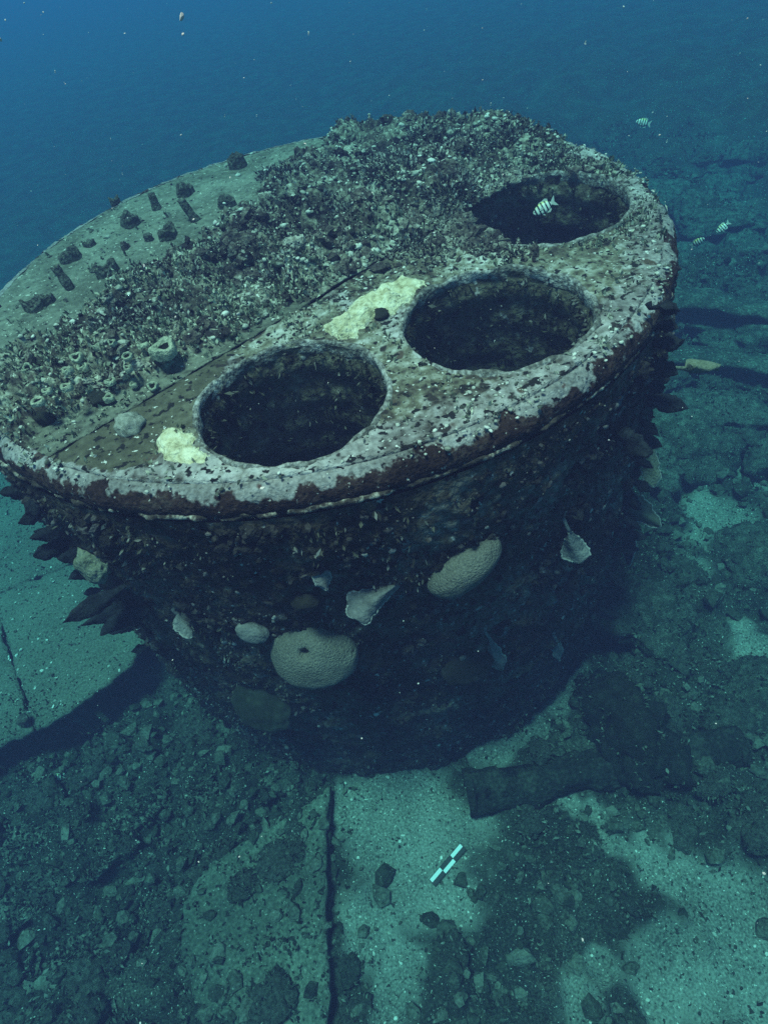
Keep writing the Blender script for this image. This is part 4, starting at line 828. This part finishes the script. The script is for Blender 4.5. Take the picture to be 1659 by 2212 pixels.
rg = np.random.default_rng(741)
for i in range(17):
    t = (i+.5)/17; bx = 1436-8*t*17/17-(138*t**1.3); by = 640+690*t; L_ = rg.uniform(26, 62); an = rg.uniform(-.15, .95)
    leaf('blade_sponge', (bx-12, by), (bx+L_*math.cos(an), by+L_*math.sin(an)), rg.uniform(.045, .09), .1, M['leaf_dark'], 'small dark blade in the ragged fringe on the flank facing the girders', seed=40+i, shape=int(rg.integers(0, 3)), margin=False, tip_dt=.04, cat='sponge')['group'] = 'fringe of blades facing the girders'
for i in range(9):
    t = (i+.5)/9; bx = 30+300*t; by = 1045+370*t; L_ = rg.uniform(22, 48); an = rg.uniform(2.5, 3.3)
    leaf('blade_sponge', (bx+12, by), (bx+L_*math.cos(an), by+L_*math.sin(an)), rg.uniform(.04, .075), .1, M['leaf_dark'], 'small dark blade in the ragged fringe on the flank over the hull plates', seed=70+i, shape=int(rg.integers(0, 3)), margin=False, tip_dt=.04, cat='sponge')['group'] = 'fringe of blades over the hull plates'
# ------------------------------------------------------------------ fish
fm = bpy.data.materials.new('striped_fish'); fm.use_nodes = True; nt = fm.node_tree; b = nt.nodes['Principled BSDF']; L = nt.links.new
tc = N(nt, 'ShaderNodeTexCoord'); sx = N(nt, 'ShaderNodeSeparateXYZ'); L(tc.outputs['Object'], sx.inputs[0])
ma = N(nt, 'ShaderNodeMath', operation='MULTIPLY'); ma.inputs[1].default_value = 2*math.pi/.155; L(sx.outputs[0], ma.inputs[0]); si = N(nt, 'ShaderNodeMath', operation='SINE'); L(ma.outputs[0], si.inputs[0])
rb = ramp_node(nt, [(0.0, (.72, .74, .66)), (.60, (.72, .74, .66)), (.68, (.015, .02, .03)), (1, (.015, .02, .03))])
mp = N(nt, 'ShaderNodeMapRange'); mp.inputs[1].default_value = -1; mp.inputs[2].default_value = 1; L(si.outputs[0], mp.inputs[0]); L(mp.outputs[0], rb.inputs[0])
yz = N(nt, 'ShaderNodeMapRange'); yz.inputs[1].default_value = .08; yz.inputs[2].default_value = .22; L(sx.outputs[2], yz.inputs[0])
yc = N(nt, 'ShaderNodeMix', data_type='RGBA', blend_type='MULTIPLY'); L(yz.outputs[0], yc.inputs[0]); L(rb.outputs[0], yc.inputs[6]); yc.inputs[7].default_value = (1, .92, .30, 1)
L(yc.outputs[2], b.inputs['Base Color']); b.inputs['Roughness'].default_value = .4; b.inputs['Specular IOR Level'].default_value = .35
M['fin'] = plain('fish_fin', (.42, .44, .40), .6); M['eye'] = plain('fish_eye', (.01, .01, .01), .2)
def fish_meshes():
    ns, nc = 22, 20; X = np.linspace(-.34, .46, ns); V = []
    for x_ in X:
        t = (x_+.34)/.80; hh = .045+.20*math.sin(math.pi*min(1, t**.85))**.75*(1 if t < .97 else .75); hh = hh if t < .999 else .02
        ww = .022+.075*math.sin(math.pi*t**.8)**.8
        for k in range(nc):
            w = math.tau*k/nc; V.append((x_, ww*math.cos(w), hh*math.sin(w)*(1.0 if math.sin(w) > 0 else .92)))
    F = [(i*nc+k, i*nc+(k+1) % nc, (i+1)*nc+(k+1) % nc, (i+1)*nc+k) for i in range(ns-1) for k in range(nc)]+[tuple(range(nc))[::-1], tuple((ns-1)*nc+k for k in range(nc))]
    out = {'body': mesh_py('body', V, F, fm)}
    def fin(name, outline, th=.006, mat='fin', y=0.0, lean=0.0):
        n = len(outline); V = [(x_, y+th+lean*abs(z), z) for x_, z in outline]+[(x_, y-th+lean*abs(z), z) for x_, z in outline]
        F = [tuple(range(n)), tuple(range(2*n-1, n-1, -1))]+[(i, (i+1) % n, n+(i+1) % n, n+i) for i in range(n)]
        out[name] = recalc(mesh_py(name, V, F, M[mat], False))
    fin('tail_fin', [(-.32, .04), (-.44, .15), (-.56, .23), (-.50, .06), (-.47, 0), (-.50, -.06), (-.56, -.23), (-.44, -.15), (-.32, -.04)])
    fin('dorsal_fin', [(.20, .18), (.10, .27), (-.05, .285), (-.18, .31), (-.27, .25), (-.25, .12), (-.10, .19)])
    fin('anal_fin', [(.02, -.19), (-.06, -.26), (-.17, -.29), (-.26, -.22), (-.24, -.10), (-.10, -.17)])
    fin('pelvic_fin', [(.18, -.18), (.10, -.28), (.05, -.31), (.09, -.19)])
    fin('pectoral_fin', [(.20, -.02), (.08, .04), (.02, -.01), (.06, -.07), (.18, -.06)], .004, 'fin', .098)
    bm = bmesh.new(); bmesh.ops.create_icosphere(bm, subdivisions=2, radius=.026); me = bpy.data.meshes.new('eye'); bm.to_mesh(me); bm.free(); me.materials.append(M['eye']); out['eye'] = me
    return out
FM = fish_meshes()
def fish(head, tail, dist, label, flip=1):
    a = at_dist(*head, dist); b_ = at_dist(*tail, dist+.02); X = a-b_; Ln = np.linalg.norm(X); X /= Ln; c = (a+b_)/2; view = (CAM-c)/np.linalg.norm(CAM-c)
    Y = view-X*(view@X); Y /= np.linalg.norm(Y); Z = np.cross(X, Y)
    if Z@UP < 0: Y, Z = -Y, -Z
    Y = Y+.25*Z; Y /= np.linalg.norm(Y); Z = np.cross(X, Y)
    root = empty('striped_fish', c, label, 'fish', 'striped fish swimming round the boiler'); Mx = np.eye(4); Mx[:3, 0] = X*Ln; Mx[:3, 1] = Y*Ln; Mx[:3, 2] = Z*Ln; Mx[:3, 3] = c; root.matrix_world = Matrix(Mx.tolist())
    for nme in ('body', 'tail_fin', 'dorsal_fin', 'anal_fin', 'pelvic_fin', 'pectoral_fin'): put(nme, FM[nme], root)
    for s_ in (-1, 1): put('eye', FM['eye'], root, (.385, s_*.045, .03))
fish((1150, 464), (1198, 434), 4.15, 'striped fish hovering over the overgrown furnace opening')
fish((1106, 556), (1110, 530), 3.75, 'small striped fish between the overgrown and the middle furnace openings')
fish((1522, 514), (1492, 532), 5.6, 'striped fish beside the boiler, the lower of two swimming together')
fish((1546, 503), (1574, 480), 5.9, 'pale fish beside the boiler, swimming just above a striped one')
fish((1372, 262), (1404, 268), 7.2, 'faint striped fish in open water beyond the boiler rim')
fish((108, 1683), (140, 1675), 5.9, 'striped fish in the shade under the edge of the hull plates')

# ------------------------------------------------------------------ scale bar
sa = on_z(1000, 1829, .03); sb_ = on_z(934, 1907, .03)
sa = on_z(1000, 1829, float(ground(sa[0], sa[1]))+.02); sb_ = on_z(934, 1907, float(ground(sb_[0], sb_[1]))+.02); ctr = (sa+sb_)/2
sroot = empty('scale_bar', ctr, 'black and white chequered scale bar lying on the sand', 'scale bar')
ax = sa-sb_; Ls = np.linalg.norm(ax); ax /= Ls; sdv = np.cross(ax, UP); sdv /= np.linalg.norm(sdv); nv_ = np.cross(sdv, ax); wd = .055
def box_on(name, u0, u1, v0, v1, z0, z1, mat):
    V = [ax*u+sdv*v+nv_*z for z in (z0, z1) for (u, v) in ((u0, v0), (u1, v0), (u1, v1), (u0, v1))]
    F = [(0, 1, 2, 3), (4, 5, 6, 7), (0, 1, 5, 4), (1, 2, 6, 5), (2, 3, 7, 6), (3, 0, 4, 7)]; me = recalc(mesh_py(name, V, F, mat, False))
    bm = bmesh.new(); bm.from_mesh(me); bmesh.ops.bevel(bm, geom=bm.edges[:], offset=.0012, segments=1, affect='EDGES'); bm.to_mesh(me); bm.free(); put(name, me, sroot)
box_on('backing', -Ls/2-.004, Ls/2+.004, -wd/2-.003, wd/2+.003, -.012, 0, M['black_paint'])
for i in range(3):
    for j in range(2):
        white = (i+j) % 2 == 0; u0 = Ls/2-(i+1)*Ls/3; v0 = -wd/2 if j == 0 else 0
        box_on('scale_segment', u0+.0008, u0+Ls/3-.0008, v0+.0008, v0+wd/2-.0008, .0005, .0045, M['white_paint'] if white else M['black_paint'])

# ------------------------------------------------------------------ drifting specks
rg = np.random.default_rng(801); P = []; rad = []
for _ in range(340):
    t = rg.uniform(1.3, 7.5); x, y = rg.uniform(0, 1659), rg.uniform(0, 900) if rg.random() < .6 else rg.uniform(0, 2212)
    p = at_dist(x, y, t)
    if np.hypot(p[0], p[1]) < R+.3 and p[2] < H+.15 or p[2] < .6: continue
    P.append(p); rad.append(rg.uniform(.0010, .0026)*(1+1.3*(rg.random() < .10)))
for (x, y, t, r_) in [(667, 72, 3.2, .010), (1264, 92, 3.4, .009), (486, 250, 4, .009), (757, 135, 3, .006), (265, 375, 3.5, .007), (555, 250, 4, .007), (120, 155, 3, .006), (1060, 225, 4, .010), (1068, 737, 2.6, .006), (1440, 305, 5, .012), (640, 215, 4, .006), (240, 300, 3.5, .005)]:
    for q in range(3): P.append(at_dist(x, y, t)+np.array([.25, .1, 1.0])*r_*(q-1)*.5); rad.append(r_*rg.uniform(.25, .45))
P = np.array(P); V, F = blobs(P, np.array(rad), .8, np.tile(UP, (len(P), 1)), 802)
tag(put('drifting_plankton', mesh_np('drifting_plankton', V, F, M['speck'], False)), 'pale specks of plankton drifting in the water', kind='stuff')

# ------------------------------------------------------------------ the water
bm = bmesh.new(); bmesh.ops.create_cube(bm, size=1)
zlo_ = float(GZ.min())-1.0; zhi_ = 5.6; far_ = max(abs(gxs[0]), gxs[-1], abs(gys[0]), gys[-1])+4
for v in bm.verts: v.co = (v.co.x*2*far_, v.co.y*2*far_, zlo_ if v.co.z < 0 else zhi_)
me = bpy.data.meshes.new('haze'); bm.to_mesh(me); bm.free()
wm = bpy.data.materials.new('sea_water'); wm.use_nodes = True; nt = wm.node_tree
nt.nodes.remove(nt.nodes['Principled BSDF']); pv = N(nt, 'ShaderNodeVolumePrincipled'); nt.links.new(pv.outputs[0], nt.nodes['Material Output'].inputs['Volume'])
pv.inputs['Density'].default_value = .19; pv.inputs['Color'].default_value = (.060, .065, .165, 1); pv.inputs['Absorption Color'].default_value = (.0, .79, .965, 1)
pv.inputs['Density Attribute'].default_value = ''; pv.inputs['Temperature Attribute'].default_value = ''; pv.inputs['Color Attribute'].default_value = ''
me.materials.append(wm); tag(put('haze', me), 'blue green sea water', kind='stuff')
